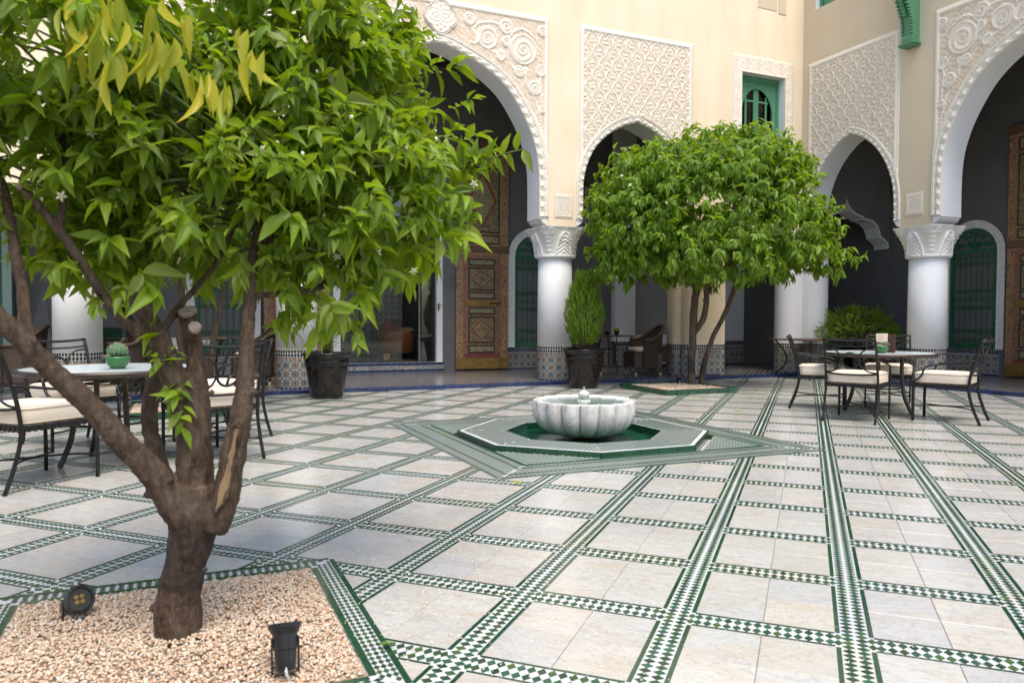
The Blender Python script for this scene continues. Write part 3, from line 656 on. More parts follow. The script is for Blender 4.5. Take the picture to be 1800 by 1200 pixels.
def relief_mesh(name, parent, U, Z, Hh, attr, keep_, M, mat, base_d=.0):
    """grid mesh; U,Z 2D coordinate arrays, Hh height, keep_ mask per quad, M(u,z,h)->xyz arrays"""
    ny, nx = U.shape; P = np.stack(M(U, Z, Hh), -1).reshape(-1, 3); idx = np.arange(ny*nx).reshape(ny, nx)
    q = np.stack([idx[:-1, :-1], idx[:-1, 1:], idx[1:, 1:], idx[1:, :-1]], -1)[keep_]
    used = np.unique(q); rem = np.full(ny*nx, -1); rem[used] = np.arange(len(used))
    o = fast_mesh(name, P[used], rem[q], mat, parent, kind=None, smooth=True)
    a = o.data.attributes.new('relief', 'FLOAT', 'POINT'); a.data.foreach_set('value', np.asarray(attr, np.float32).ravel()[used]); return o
def ridge(d, w_): return np.clip(1-(d/w_)**2, 0, 1)
def fili(U, Z, k=1.0):             # fine filigree ground
    a = np.sin(U*118*k+2.2*np.sin(Z*57*k))*np.sin(Z*104*k+2.4*np.sin(U*49*k)); b = np.sin(U*61*k+Z*73*k+1.5*np.sin(U*33*k)); return .5+.35*a+.15*b
def arch_inside(U, Z, pts, grow):
    xs = np.array([p[0] for p in pts]); zs = np.array([p[1] for p in pts]); cx = (xs[0]+xs[-1])/2
    half = xs[-1]-cx; k = len(pts)//2; ex = xs[k:]-cx; ez = zs[k:]
    hw = np.interp(Z, ez[::-1], ex[::-1], right=-1); ins = np.abs(U-cx) < hw + grow
    top = ez[0]; ins |= (np.abs(U-cx)*.6 + (Z-top) < grow*.8) & (Z >= top-.3) & (np.abs(U-cx) < .3)
    return ins
def lattice_h(U, Z, p, h, u0):
    x = (U-u0)/p; z = Z/h; fz = np.mod(z, 2.0); g1 = np.where(fz < 1, fz, fz-1); q1 = 1-np.sqrt(np.clip(1-g1**2*.96, 0, 1)); S = np.where(fz < 1, q1, 1-q1)
    S = S**1.0; d = np.full(U.shape, 9.)
    for sgn in (1, -1): y = x - sgn*S/2; d = np.minimum(d, np.abs(y-np.round(y))*p)
    ro = np.maximum(ridge(d, .019), .0)
    # inner pointed leaf inside each cell
    d2 = np.abs(d-.055); leaf = .45*ridge(d2, .013); g = fili(U, Z)
    lf = ridge(np.abs(d-.105)-.012*np.sin(Z*90), .016); hh = .020*ro + .012*leaf + .010*lf + .009*g*(d > .02); at = np.clip(ro*.9 + leaf*.7 + .5*lf + .55*g*(g > .45), 0, 1); return hh, at
def spiral_h(U, Z, sp, g):
    hh = .010*g; at = .55*g*(g > .4)
    for cx, cz, r, sg, tw in sp:
        dx, dz = (U-cx)*sg, Z-cz; rr = np.hypot(dx, dz)+1e-6; th = np.arctan2(dz, dx); f = (th/(2*PI) + np.log(rr/r)*1.25*1 + tw) % 1.0
        ins = rr < r; arm = np.clip(1-np.abs(f-.5)/.36, 0, 1); line = ridge(np.abs(f-.5)-.36, .06)+.5*ridge(np.abs(f-.5)-.2, .03)
        k = ins & (rr > .012)
        hh = np.where(k, .010+.014*arm, hh); at = np.where(k, .32+.9*np.clip(line, 0, 1), at)
        rim = ridge(rr-r, .012); hh = np.maximum(hh, .026*rim); at = np.maximum(at, rim)
    return hh, at
def curve_ridge(U, Z, lines, w_, hh, at, H=.022):
    for pts in lines:
        pts = sinterp(pts, 8)
        for i, (a, b) in enumerate(pts):
            wv = w_*(.6+.9*math.sin(PI*min(1, i/(len(pts)-1))))
            rg = ridge(np.hypot(U-a, Z-b), wv); hh = np.maximum(hh, H*rg**.5*.9); at = np.maximum(at, .35*(rg > 0)+.6*ridge(np.hypot(U-a, Z-b)-wv*.85, wv*.35)*(rg > 0))
    return hh, at
def frame_h(U, Z, x0, x1, z0, z1, hh, at, b=.085):
    d = np.minimum(np.minimum(U-x0, x1-U), z1-Z); s = np.where((z1-Z) < np.minimum(U-x0, x1-U), U, Z)
    rope = (d > .012) & (d < .038); tx = np.sin(s*190+d*160); flat = (d >= .045) & (d < b)
    hh = np.where(d < b, np.where(rope, .010+.004*tx, np.where(flat, .020, .016)), hh)
    at = np.where(d < b, np.where(rope, .35+.25*tx, .95), at); return hh, at
def panel(root, name, x0, x1, z0, z1, arch, style, grow=.15, res=.0135, label=None, spir=(), lines=()):
    nx = int((x1-x0)/res)+1; nz = int((z1-z0)/res)+1
    U, Z = np.meshgrid(np.linspace(x0, x1, nx), np.linspace(z0, z1, nz))
    g = fili(U, Z)
    if style == 'lattice': hh, at = lattice_h(U, Z, .262, .19, (x0+x1)/2)
    else:
        hh, at = spiral_h(U, Z, spir, g); hh, at = curve_ridge(U, Z, lines, .016, hh, at)
    hh, at = frame_h(U, Z, x0, x1, z0, z1, hh, at)
    if arch is not None:
        ins = arch_inside(U, Z, arch, grow); e1 = arch_inside(U, Z, arch, grow+.045) & ~ins; hh = np.where(e1, .022, hh); at = np.where(e1, .95, at)
        inner = arch_inside(U, Z, arch, grow-.03); q = ~inner; kp = q[:-1, :-1] | q[1:, 1:] | q[1:, :-1] | q[:-1, 1:]
    else: kp = np.ones((nz-1, nx-1), bool)
    hh = hh + .004; hh[:, 0] = hh[:, -1] = 0; hh[-1, :] = 0; hh[0, :] = 0
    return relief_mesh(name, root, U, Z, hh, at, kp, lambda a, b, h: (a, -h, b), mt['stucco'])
def ring(root, pts, wd, name='arch_ring'):
    P = np.array(pts); seg = np.hypot(*np.diff(P, axis=0).T); s = np.concatenate([[0], np.cumsum(seg)]); L = s[-1]
    n = int(L/.014); S = np.linspace(0, L, n); X = np.interp(S, s, P[:, 0]); Zc = np.interp(S, s, P[:, 1])
    tx = np.gradient(X, S); tz = np.gradient(Zc, S); k = np.ones(9)/9
    tx = np.convolve(np.pad(tx, 4, 'edge'), k, 'valid'); tz = np.convolve(np.pad(tz, 4, 'edge'), k, 'valid'); ln = np.hypot(tx, tz); nx_, nz_ = -tz/ln, tx/ln
    T = np.linspace(0, wd, int(wd/.0095)+2); SS, TT = np.meshgrid(S, T); p = L/round(L/(wd*.98)); c = wd*.27
    fs = np.mod(SS, p); dx = np.minimum(fs, p-fs); r_ = np.hypot(dx, TT-c); r2 = np.hypot(np.abs(fs-p/2), TT-c-.0); 
    disc = (r_ < wd*.21); h = np.where(disc, .026*np.sqrt(np.clip(1-(r_/(wd*.22))**2, 0, 1))+.004, 0); at = np.where(disc, 1.0, .45)
    for q in (.27, .36, .45):
        rg = ridge(r_-wd*q, wd*.032)*(TT > c*.6); h = np.maximum(h, .017*rg+.002); at = np.maximum(at, .95*(rg > .15))
    rope = (TT > wd*.80) & (TT < wd*.93); h = np.where(rope, .014+.005*np.sin(SS*150+TT*130), h); at = np.where(rope, .45+.3*np.sin(SS*150+TT*130), at)
    edge = (TT >= wd*.93) | ((TT > wd*.72) & (TT < wd*.80)); h = np.where(edge, .022, h); at = np.where(edge, .95, at)
    h = h + .008; h[0, :] = 0; h[-1, :] = 0
    XX = X[None]+nx_[None]*TT; ZZ = Zc[None]+nz_[None]*TT
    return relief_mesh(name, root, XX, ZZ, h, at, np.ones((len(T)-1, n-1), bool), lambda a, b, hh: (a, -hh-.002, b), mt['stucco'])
def impost(root, x, sgn):
    """stepped corbel under the arch foot; the opening lies on the side sgn"""
    pr = [(0, 0), (.0, -.03), (-.025, -.035), (-.03, -.055), (-.045, -.08), (-.075, -.105), (-.112, -.118), (-.1295, -.125), (-.1295, -.159), (-.1297, 0)]
    m = MB(); m.prism([(x+sgn*a, 2.762+b) for a, b in pr], -.004, TH+.004, 0, ax=YZ); m.build('impost', mt['white'], root)
def medallion(root, x, z, s_):
    n = 46; U, Z = np.meshgrid(np.linspace(-s_/2, s_/2, n), np.linspace(-s_/2*1.12, s_/2*1.12, n)); r_ = np.hypot(U, Z/1.0); th = np.arctan2(Z, U)
    h = .006+.006*np.cos(th*16)*np.sin(r_*150); at = .45+.35*np.cos(th*16)*np.sin(r_*150)
    d = np.minimum(s_/2-np.abs(U), s_*.56-np.abs(Z)); chk = (d < .035); h = np.where(chk, .005+.003*np.sin(U*300)*np.sin(Z*300), h); at = np.where(chk, .5+.5*np.sign(np.sin(U*260)*np.sin(Z*260)), at)
    ln = (d > .035) & (d < .048); h = np.where(ln, .012, h); at = np.where(ln, 1, at)
    for q in (.13, .10, .045): rg = ridge(r_-q, .007); h = np.maximum(h, .011*rg); at = np.maximum(at, rg)
    h[0, :] = h[-1, :] = 0; h[:, 0] = h[:, -1] = 0
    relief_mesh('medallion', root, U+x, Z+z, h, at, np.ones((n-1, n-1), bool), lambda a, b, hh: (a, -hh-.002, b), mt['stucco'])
def spand(sgn, cx, zt=6.0, k=1.0):
    f = lambda a, b: (cx+sgn*a*k, b)
    sp = [(f(1.42, 5.42)[0], 5.42, .23, sgn, .1), (f(.80, 5.52)[0], 5.52, .165, sgn, .5), (f(1.63, 4.83)[0], 4.83, .105, sgn, .3), (f(.50, 5.76)[0], 5.76, .085, -sgn, .2), (f(1.12, 5.74)[0], 5.74, .105, -sgn, .6), (f(1.74, 5.12)[0], 5.12, .085, -sgn, .1), (f(1.36, 5.06)[0], 5.06, .08, -sgn, .4), (f(1.03, 5.27)[0], 5.27, .075, sgn, .8), (f(1.76, 4.50)[0], 4.50, .055, sgn, .2), (f(1.77, 5.76)[0], 5.76, .075, sgn, .5), (f(1.13, 5.50)[0], 5.50, .07, sgn, .3)]
    ln = [[f(1.14, 5.25), f(1.16, 5.55), f(1.0, 5.75), f(.7, 5.74), f(.55, 5.62)], [f(1.15, 5.3), f(1.2, 5.62), f(1.42, 5.74), f(1.68, 5.60)], [f(1.66, 5.36), f(1.74, 5.1), f(1.72, 4.9), f(1.76, 4.6), f(1.7, 4.3)],
          [f(1.16, 5.2), f(1.3, 5.08), f(1.48, 5.12), f(1.46, 4.98), f(1.52, 4.8)], [f(.8, 5.34), f(.98, 5.28), f(1.05, 5.16)], [f(.48, 5.68), f(.6, 5.55), f(.62, 5.42), f(.5, 5.40)], [f(1.62, 4.72), f(1.7, 4.5), f(1.78, 4.1), f(1.79, 3.7)]]
    return sp, ln
def cartouche(root, cx, z):
    n = 70; U, Z = np.meshgrid(np.linspace(-.27, .27, n), np.linspace(-.27, .27, n)); q = np.minimum(np.minimum(np.hypot(U-.10, Z)-.14, np.hypot(U+.10, Z)-.14), np.minimum(np.hypot(U, Z-.10)-.14, np.hypot(U, Z+.10)-.14))
    r_ = np.hypot(U, Z); th = np.arctan2(Z, U); h = np.where(q < 0, .024+.006*np.cos(th*8)*np.cos(r_*70), 0); at = np.where(q < 0, .65+.35*np.cos(th*8)*np.cos(r_*75), .9)
    for a, b in ((.0, .012), (.026, .012)): rg = ridge(q-a, b); h = np.maximum(h, .034*rg); at = np.maximum(at, rg)
    rg = ridge(q-.013, .008); at = np.where(rg > .3, .2, at); kp = (q < .036); kp = kp[:-1, :-1] & kp[1:, 1:]
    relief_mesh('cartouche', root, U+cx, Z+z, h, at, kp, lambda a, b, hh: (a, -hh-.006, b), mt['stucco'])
# long wall facing the camera (local x = building u)
WV = thing('arcade_wall', 'sunlit cream courtyard wall left of the corner with tall stucco framed arches', 'wall', BW(0, 11.3), AL)
UB = 7.33
win_open = (9.60, 10.62, 4.20, 5.66)
facade(WV, -3.7, 11.08, [(ARC_B, .11), (ARC_A, 3.72), (ARC_B, UB)], [(-3.0, -2.05, 3.3), (9.42, 10.80, 3.3)],
       holes=[[(win_open[0], win_open[2]), (win_open[1], win_open[2]), (win_open[1], win_open[3]), (win_open[0], win_open[3])]])
for c, cx, wd in ((ARC_B, .11, .135), (ARC_A, 3.72, .17), (ARC_B, UB, .135)):
    ring(WV, arch_pts(c, cx), wd)
    impost(WV, cx-c[-1][0], 1); impost(WV, cx+c[-1][0], -1)
s1, l1 = spand(1, 3.72); s2, l2 = spand(-1, 3.72)
panel(WV, 'stucco_panel', 1.82, 5.62, 2.78, 6.0, arch_pts(ARC_A, 3.72), 'spiral', .16, spir=s1+s2, lines=l1+l2)
cartouche(WV, 3.74, 5.72)
panel(WV, 'stucco_panel', 6.17, 8.50, 2.70, 6.0, arch_pts(ARC_B, UB), 'lattice', .125)
panel(WV, 'stucco_panel', -1.06, 1.27, 2.70, 6.0, arch_pts(ARC_B, .11), 'lattice', .125)
medallion(WV, 5.90, 2.95, .36)
medallion(WV, 1.54, 2.95, .36)
# the side wall (local x runs from the corner towards the camera)
WU = thing('arcade_wall', 'shaded cream courtyard wall right of the corner with lattice stucco above its small arch', 'wall', BW(11.08, 11.3), AL-PI/2)
WU['tone'] = 's'  # selects the render with shade in its colour
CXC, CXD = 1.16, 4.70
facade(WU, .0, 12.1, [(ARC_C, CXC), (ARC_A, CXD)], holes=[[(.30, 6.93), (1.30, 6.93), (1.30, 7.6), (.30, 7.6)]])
ring(WU, arch_pts(ARC_C, CXC), .13); ring(WU, arch_pts(ARC_A, CXD), .17)
for cx, h in ((CXC, .94), (CXD, 1.73)): impost(WU, cx-h, 1); impost(WU, cx+h, -1)
s1, l1 = spand(1, CXD); s2, l2 = spand(-1, CXD)
panel(WU, 'stucco_panel', .15, 2.17, 2.72, 5.95, arch_pts(ARC_C, CXC), 'lattice', .12)
panel(WU, 'stucco_panel', 2.80, 6.60, 2.78, 6.0, arch_pts(ARC_A, CXD), 'spiral', .16, spir=s1+s2, lines=l1+l2)
medallion(WU, 2.49, 2.98, .34)
# upper fittings
m = MB()
for x0, x1, z0, z1 in ((.30, 1.30, 6.93, 6.99), (.30, .36, 6.99, 7.6), (1.24, 1.30, 6.99, 7.6)): m.bb(x0, x1, .10, .20, z0, z1)
sh = thing('green_window', 'green shuttered upper window cut off at the top beside the wall bracket', 'window', BW(11.08, 11.3), AL-PI/2)
m.build('frame', mt['gpaint'], sh); MB().bb(.36, .80, .13, .16, 6.99, 7.6).build('shutter', mt['gpaint'], sh); MB().bb(.81, 1.24, .13, .16, 6.99, 7.6).build('shutter', mt['gpaint'], sh)
# carved green bracket
br = thing('wall_bracket', 'carved green wooden bracket at the top edge above the right column', 'bracket', BW(11.08, 11.3), AL-PI/2)
BX = 2.42
pf = [(0, 5.60), (-.16, 5.60), (-.17, 5.66), (-.15, 5.72), (-.16, 5.90), (-.22, 6.1), (-.34, 6.34), (-.50, 6.55), (-.72, 6.75), (-1.0, 6.9), (-1.0, 7.2), (0, 7.2)]
m = MB(); m.prism(pf, BX-.10, BX+.10, 0, ax=lambda a, b, h: (h, a, b)); m.build('bracket_body', mt['gpaint'], br, bevel=.006)
m = MB(); m.bb(BX-.125, BX+.125, -.19, 0, 5.54, 5.565).bb(BX-.14, BX+.14, -.205, 0, 5.565, 5.585).bb(BX-.12, BX+.12, -.18, 0, 5.585, 5.602); m.build('base_moulding', mt['gpaint'], br, bevel=.004)
m = MB(); cv = sinterp([(-.15, 5.75), (-.17, 5.95), (-.25, 6.14), (-.37, 6.36), (-.53, 6.57), (-.75, 6.77), (-1.02, 6.92)], 4)
for i, (a, b) in enumerate(cv):
    for sx in (-1, 1): m.box((BX+sx*.085, a-.012, b), (.035, .04, .03), 0)
    if 5 < i: m.lathe([(.004, -.05), (.03, -.035), (.045, -.01), (.03, .012), (.05, .03), (.004, .04)], 10, (BX, a-.03, b), 0)
m.build('carved_edge', mt['gpaint'], br)
# window beside the corner
wn = thing('green_window', 'green arched window with little balustrade in a stucco surround left of the wall corner', 'window', BW(0, 11.3), AL)
x0, x1, z0, z1 = win_open
surr = [(9.38, 10.84), (3.9, 5.98)]
m = MB()
n_, nz_ = 110, 155; U, Z = np.meshgrid(np.linspace(9.38, 10.84, n_), np.linspace(3.9, 5.98, nz_)); g = fili(U, Z)
S_ = np.where(Z > z1, U, Z); hh = .010+.008*np.abs(np.sin(S_*PI/.27))*g+.003*g; at = np.where(np.abs(np.mod(S_, .27)-.135) < .1*(1-np.mod(Z, .3)), .6, .3)+.3*g
hh, at = frame_h(U, Z, 9.38, 10.84, 3.9, 5.98, hh, at, .05)
k = ~((U > x0-.0) & (U < x1+.0) & (Z > z0) & (Z < z1)); d = np.maximum(np.maximum(x0-U, U-x1), Z-z1); e = (d < .03); hh = np.where(e, .02, hh); at = np.where(e, .95, at)
hh[:, 0] = hh[:, -1] = 0; hh[-1] = 0
kp = k[:-1, :-1] & k[1:, 1:] & k[1:, :-1] & k[:-1, 1:]
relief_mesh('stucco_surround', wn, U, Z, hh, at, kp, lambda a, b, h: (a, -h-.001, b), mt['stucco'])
m = MB(); D_ = .13
m.bb(x0, x1, D_, D_+.06, z1-.07, z1); m.bb(x0, x0+.05, D_, D_+.06, z0, z1-.07); m.bb(x1-.05, x1, D_, D_+.06, z0, z1-.07); m.bb(x0+.05, x1-.05, D_+.01, D_+.06, z1-.10, z1-.07)
m.build('frame', mt['gpaint'], wn, bevel=.006)
cxw = (x0+x1)/2; hw = .37
arc = [(cxw+hw*math.cos(a)*1.0, 4.95+.50*math.sin(a)) for a in np.linspace(0, PI, 25)]
m = MB(); pol = [(x0+.05, 4.55), (x0+.05, z1-.10), (x1-.05, z1-.10), (x1-.05, 4.55)]
hl = [(cxw+hw, 4.60)]+arc+[(cxw-hw, 4.60)]
m.prism(pol, D_+.03, D_+.055, 0, ax=YZ, holes=[hl]); m.build('arched_panel', mt['gpaint'], wn, recalc=False)
for sx in (-1, 1):
    m = MB(); a, b = (cxw-hw, cxw-.004) if sx < 0 else (cxw+.004, cxw+hw); ins = cxw+sx*.03
    m.bb(min(ins-.03, ins+.03), max(ins-.03, ins+.03), D_+.06, D_+.09, 4.55, 5.46); q = cxw+sx*.245; m.bb(q-.02, q+.02, D_+.06, D_+.09, 4.55, 5.33); m.bb(min(cxw, cxw+sx*.3), max(cxw, cxw+sx*.3), D_+.062, D_+.088, 5.20, 5.24)
    cs = m.build('casement', mt['gpaint'], wn, bevel=.004); MB().bb(min(cxw, cxw+sx*hw), max(cxw, cxw+sx*hw), D_+.093, D_+.097, 4.3, 5.48).build('pane', mt['glass'], cs)
    cu = MB(); n = 40
    for i in range(n): cu.v += [(cxw+sx*(.01+.28*i/(n-1)), .245+.012*math.sin(i*1.3), 4.2), (cxw+sx*(.01+.28*i/(n-1)), .245+.012*math.sin(i*1.3+.4), 5.45)]
    cu.f = [(2*i, 2*i+2, 2*i+3, 2*i+1) for i in range(n-1)]; cu.m = [0]*(n-1); cu.build('curtain', mt['curtain'], wn, smooth=True, recalc=False)
m = MB(); m.bb(x0-.02, x1+.02, -.03, .05, 4.50, 4.56).bb(x0-.02, x1+.02, -.03, .05, 4.14, 4.20).bb(x0-.02, x0+.04, -.02, .04, 4.2, 4.5).bb(x1-.04, x1+.02, -.02, .04, 4.2, 4.5).bb(x0+.29, x0+.35, -.02, .04, 4.2, 4.5).bb(x1-.35, x1-.29, -.02, .04, 4.2, 4.5).bb(x0+.35, x1-.35, .0, .02, 4.2, 4.5)
bal = m.build('balustrade', mt['gpaint'], wn, bevel=.004)
for bx in (x0+.09, x0+.165, x0+.24, x1-.24, x1-.165, x1-.09):
    MB().lathe([(.018, 4.2), (.024, 4.22), (.014, 4.25), (.024, 4.31), (.026, 4.34), (.014, 4.37), (.022, 4.39), (.013, 4.43), (.02, 4.47), (.018, 4.5)], 10, (bx, .01, 0)).build('baluster', mt['gpaint'], bal, smooth=True)
hp = MB()
for i in range(3):
    for j in range(3): hp.lathe([(.001, -.004), (.016, -.004), (.016, .0)], 10, (0, 0, 0)); 
m = MB()
for i in range(4):
    for j in range(4):
        cx_, cz_ = x0+.405+i*.07, 4.25+j*.065; m.add([(cx_+.018*math.cos(a), -.0015, cz_+.018*math.sin(a)) for a in np.linspace(0, 2*PI, 9)[:-1]], [tuple(range(8))])
m.build('pierced_holes', mt['black'], bal, recalc=False)
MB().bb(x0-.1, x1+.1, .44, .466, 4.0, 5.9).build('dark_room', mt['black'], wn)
# small square niches high on the sunlit wall, drawn as flat plates in darker render
MB().bb(10.45, 10.63, -.012, .0, 6.86, 7.3).build('niche_plate', mt['cream_shade'], WV)
MB().bb(9.95, 10.41, -.008, .0, 6.90, 7.3).build('niche_plate', mt['cream_shade'], WV)
# ------------------------------------------------------------------ columns
def capital(parent, x, y, r0=.33, half=.40, z0=2.12, z1=2.60, rz=0):
    nt_, nz_ = 200, 44; TH_, T = np.meshgrid(np.linspace(0, 2*PI, nt_), np.linspace(0, 1, nz_)); c, s = np.cos(TH_), np.sin(TH_)
    sq = half/np.maximum(np.abs(c), np.abs(s)); corner = np.minimum(sq, half*1.30); ease = np.clip((T-.05)/.9, 0, 1)**1.7
    Rr = r0*(1-ease)+corner*ease
    ph = np.mod(TH_+PI/4, PI/2)-PI/4                                  # -45..45 within a side
    leafd = np.abs(np.abs(ph)-.46*(1-T**1.5)*.95); arch_ = ridge(leafd, .045)*(T < .80)
    lobes = .5+.5*np.sin(T*48+np.abs(ph)*26); fr = (np.abs(ph) < .42*(1-T**1.4))*lobes
    cor = np.clip(1-np.abs(np.abs(ph)-PI/4)/.16, 0, 1)*(T > .1)*(T < .82)*(.5+.5*np.sin(T*44))
    vol = np.zeros_like(T)
    for cx_ in (-.58, .58, -.17, .17):
        zc = .84 if abs(cx_) > .3 else .60; rr = np.hypot((ph-cx_)*1.15, (T-zc)*1.0); vol += np.where(rr < .15, .6+.6*np.cos(rr*75), 0)
    h = .026*arch_+.014*fr+.018*cor+.016*vol; at = np.clip(.15+.8*arch_+.45*fr+.6*cor+.4*vol, 0, 1)
    band = (T > .955) | (T < .045); h = np.where(band, .016, h); at = np.where(band, 1, at)
    Rr = Rr+h; Zz = z0+(z1-z0)*T
    return relief_mesh('capital', parent, Rr*c+x, Zz, Rr*s+y, at, np.ones((nz_-1, nt_-1), bool), lambda a, b, hh: (a, hh, b), mt['capital'])
def cyl_M(x, y, r_): return lambda a, b, l: (x+(r_+l)*math.sin(a/r_), y-(r_+l)*math.cos(a/r_), b)
def col_tiles(parent, x, y, r_, z0=.06, zt=.62, arc=None):
    L = 2*PI*r_; M = cyl_M(x, y, r_); m = MB()
    k = 48
    m.lathe([(r_, z0), (r_, zt)], k, (x, y, 0), 0)
    k = z0+.02; zellige(m, L, zt-.16-k, .132, M, k)
    n = 28; M2 = M
    for q in range(n):
        a, b = L*q/n, L*(q+1)/n-.003
        zrect(m, M, a, b, z0, z0+.018, 'B'); zrect(m, M, a, b, zt-.158, zt-.146, 'B'); zrect(m, M, a, b, zt-.143, zt-.129, 'O'); zrect(m, M, a, b, zt-.126, zt-.114, 'B')
    merlons(m, M, L, zt-.108, zt-.058, .043); merlons(m, M, L, zt-.052, zt-.004, .043)
    o = m.build('tiled_base', ZL, parent, recalc=False); tag(o, kind='stuff')
def column(label, u, w_, cap=True, r_=.30, mat='white', z1=2.12, group='white columns of the arcade'):
    c = thing('column', label, 'column', BW(u, w_), AL, group)
    MB().lathe([(r_-.006, .60), (r_-.008, 1.4), (r_-.014, z1)], 48).build('shaft', mt[mat], c, smooth=True)
    col_tiles(c, 0, 0, r_)
    if cap:
        MB().lathe([(.30, 2.095), (.335, 2.10), (.342, 2.108), (.335, 2.116), (.345, 2.124), (.33, 2.13)], 48).build('astragal', mt['white'], c, smooth=True)
        capital(c, 0, 0)
    return c
column('white column directly behind the potted cypress between the tall and small arches', 5.86, 11.53)
column('white column half hidden by orange leaves behind the left potted shrub', 1.60, 11.53)
column('white column at the far left seen above the left garden table', -1.22, 11.53)
column('white column on the right beside the green grille window', 11.32, 8.72)
def stadium(x, y, a, b, r_, n=8):
    pts = []
    for cx, cy, t0_ in ((x+a-r_, y-b+r_, -PI/2), (x+a-r_, y+b-r_, 0), (x-a+r_, y+b-r_, PI/2), (x-a+r_, y-b+r_, PI)):
        for k in range(n+1): t = t0_+PI/2*k/n; pts.append((cx+r_*math.cos(t), cy+r_*math.sin(t)))
    return pts
def pier(label, u, w_, lobes, mat, top=ZB):
    c = thing('pier', label, 'column', BW(u, w_), AL)
    for (x, y, a, b, r_) in lobes:
        P_ = stadium(x, y, a, b, r_); MB().prism(P_, .60, top+(.003 if (x, y) == lobes[0][:2] else 0)).build('shaft', mt[mat], c, smooth=False)
        Pc = P_+[P_[0]]; seg = [math.dist(Pc[i], Pc[i+1]) for i in range(len(P_))]; cum = np.concatenate([[0], np.cumsum(seg)]); L = cum[-1]; A = np.array(Pc)
        def M(s_, b_, l, A=A, cum=cum, x=x, y=y):
            px_, py_ = np.interp(s_ % (cum[-1]+1e-9) if s_ > cum[-1] else s_, cum, A[:, 0]), np.interp(s_, cum, A[:, 1]); d = math.hypot(px_-x, py_-y) or 1; return (px_+(px_-x)/d*(l+.003), py_+(py_-y)/d*(l+.003), b_)
        m = MB(); m.prism(stadium(x, y, a+.002, b+.002, r_), .06, .62, 0, ax=None); zellige(m, L, .38, .132, M, .08)
        n = int(L/.07)
        for q in range(n):
            s0, s1_ = L*q/n, L*(q+1)/n-.003
            for z0_, z1_, cc in ((.06, .078, 'B'), (.462, .474, 'B'), (.477, .491, 'O'), (.494, .506, 'B')): zrect(m, M, s0, s1_, z0_, z1_, cc, .0016)
        merlons(m, M, L, .512, .562, .043); merlons(m, M, L, .568, .616, .043); o = m.build('tiled_base', ZL, c, recalc=False); tag(o, kind='stuff')
    return c
pier('broad sand coloured pier right behind the trunk of the far orange tree', 8.9, 11.55, [(.02, .0, .46, .26, .20), (-.40, .16, .16, .18, .14)], 'cream', ZB)
pier('bluish white twin lobed pier in the courtyard corner', 11.2, 11.45, [(-.13, .10, .28, .28, .27), (.22, -.12, .30, .30, .29)], 'white', ZB)
# ------------------------------------------------------------------ gallery floor and its blue edge
PZ = .06
gf = MB().prism([(-9, 11.07), (10.96, 11.07), (10.96, 2.0), (17, 2.0), (17, 18.5), (-9, 18.5)], -.02, PZ-.004); g_ = gf.build('gallery_floor', [mt['mosaicfloor']], loc=BW(0, 0), rot=(0, 0, AL)); tag(g_, kind='structure')
e0 = MB().bb(-.0725, .0725, -.02, .05, 0, PZ).build('edge_tile', mt['blue_glaze'], g_, bevel=.004); k0 = True; pos = []
u = -3.5
while u < 10.9: pos.append((u, 11.07, 0)); u += .149
w_ = 10.97
while w_ > 4.5: pos.append((10.96, w_, -PI/2)); w_ -= .149
pos = [p for p in pos if inview(BW(p[0], p[1]), 60)]
for p in pos:
    o = e0 if k0 else obj('edge_tile', e0.data, g_); k0 = False; o.location = (p[0], p[1], 0); o.rotation_euler = (0, 0, p[2])
fm = MB()      # coloured mosaic on the front few rows of the gallery floor
for i in range(int((10.9+3.3)/.042)):
    for j in range(5):
        c = random.choice('BKOWGW'); x = -3.3+i*.042; y = 11.13+j*.042
        if (i+j) % 2: diamond(fm, x, y, .02, .02, PZ-.0025, ZK.index(c))
o = fm.build('edge_mosaic', ZL, g_, recalc=False); tag(o, kind='stuff')
# ------------------------------------------------------------------ gallery back walls, ceiling, room
WB, UBK = 14.05, 13.8
def dado(parent, L, M, z0=.06, zt=.50, group=None):
    m = MB(); m.add([M(0, z0, 0), M(L, z0, 0), M(L, zt, 0), M(0, zt, 0)], [(0, 1, 2, 3)], 0)
    zellige(m, L, zt-.115-z0-.02, .135, M, z0+.02); n = max(1, int(L/.15))
    for q in range(n): zrect(m, M, L*q/n, L*(q+1)/n-.004, z0, z0+.02, 'B'); zrect(m, M, L*q/n, L*(q+1)/n-.004, zt-.092, zt-.07, 'B')
    merlons(m, M, L, zt-.066, zt-.004, .05, True); o = m.build('tiled_dado', ZL, parent, recalc=False); tag(o, kind='stuff')
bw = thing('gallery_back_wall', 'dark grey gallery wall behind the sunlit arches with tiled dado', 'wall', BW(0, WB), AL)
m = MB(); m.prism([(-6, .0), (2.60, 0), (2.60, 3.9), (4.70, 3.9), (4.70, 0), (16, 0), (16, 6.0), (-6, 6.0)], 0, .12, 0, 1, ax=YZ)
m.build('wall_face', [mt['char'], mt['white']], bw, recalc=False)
for a, b in ((-1.9, 1.33), (6.07, 8.5), (9.0, 11.42)): dado(bw, b-a, (lambda s_, z, l, a=a: (a+s_, -.004-l, z)), zt=.50)
def frieze(parent, x0, x1, z0, z1, M):
    nx = int((x1-x0)/.016)+2; U, Z = np.meshgrid(np.linspace(x0, x1, nx), np.linspace(z0, z1, 15)); g = fili(U, Z, .6)
    h = .003+.012*g*(g > .45); h[0] = h[-1] = .014; a = np.where(g > .5, .7, .3); relief_mesh('stucco_frieze', parent, U, Z, h, a, np.ones((14, nx-1), bool), M, mt['capital'])
frieze(bw, 9.0, 11.44, .54, .74, lambda a, b, h: (a, -h-.004, b)); frieze(bw, -1.2, .6, .54, .74, lambda a, b, h: (a, -h-.004, b))
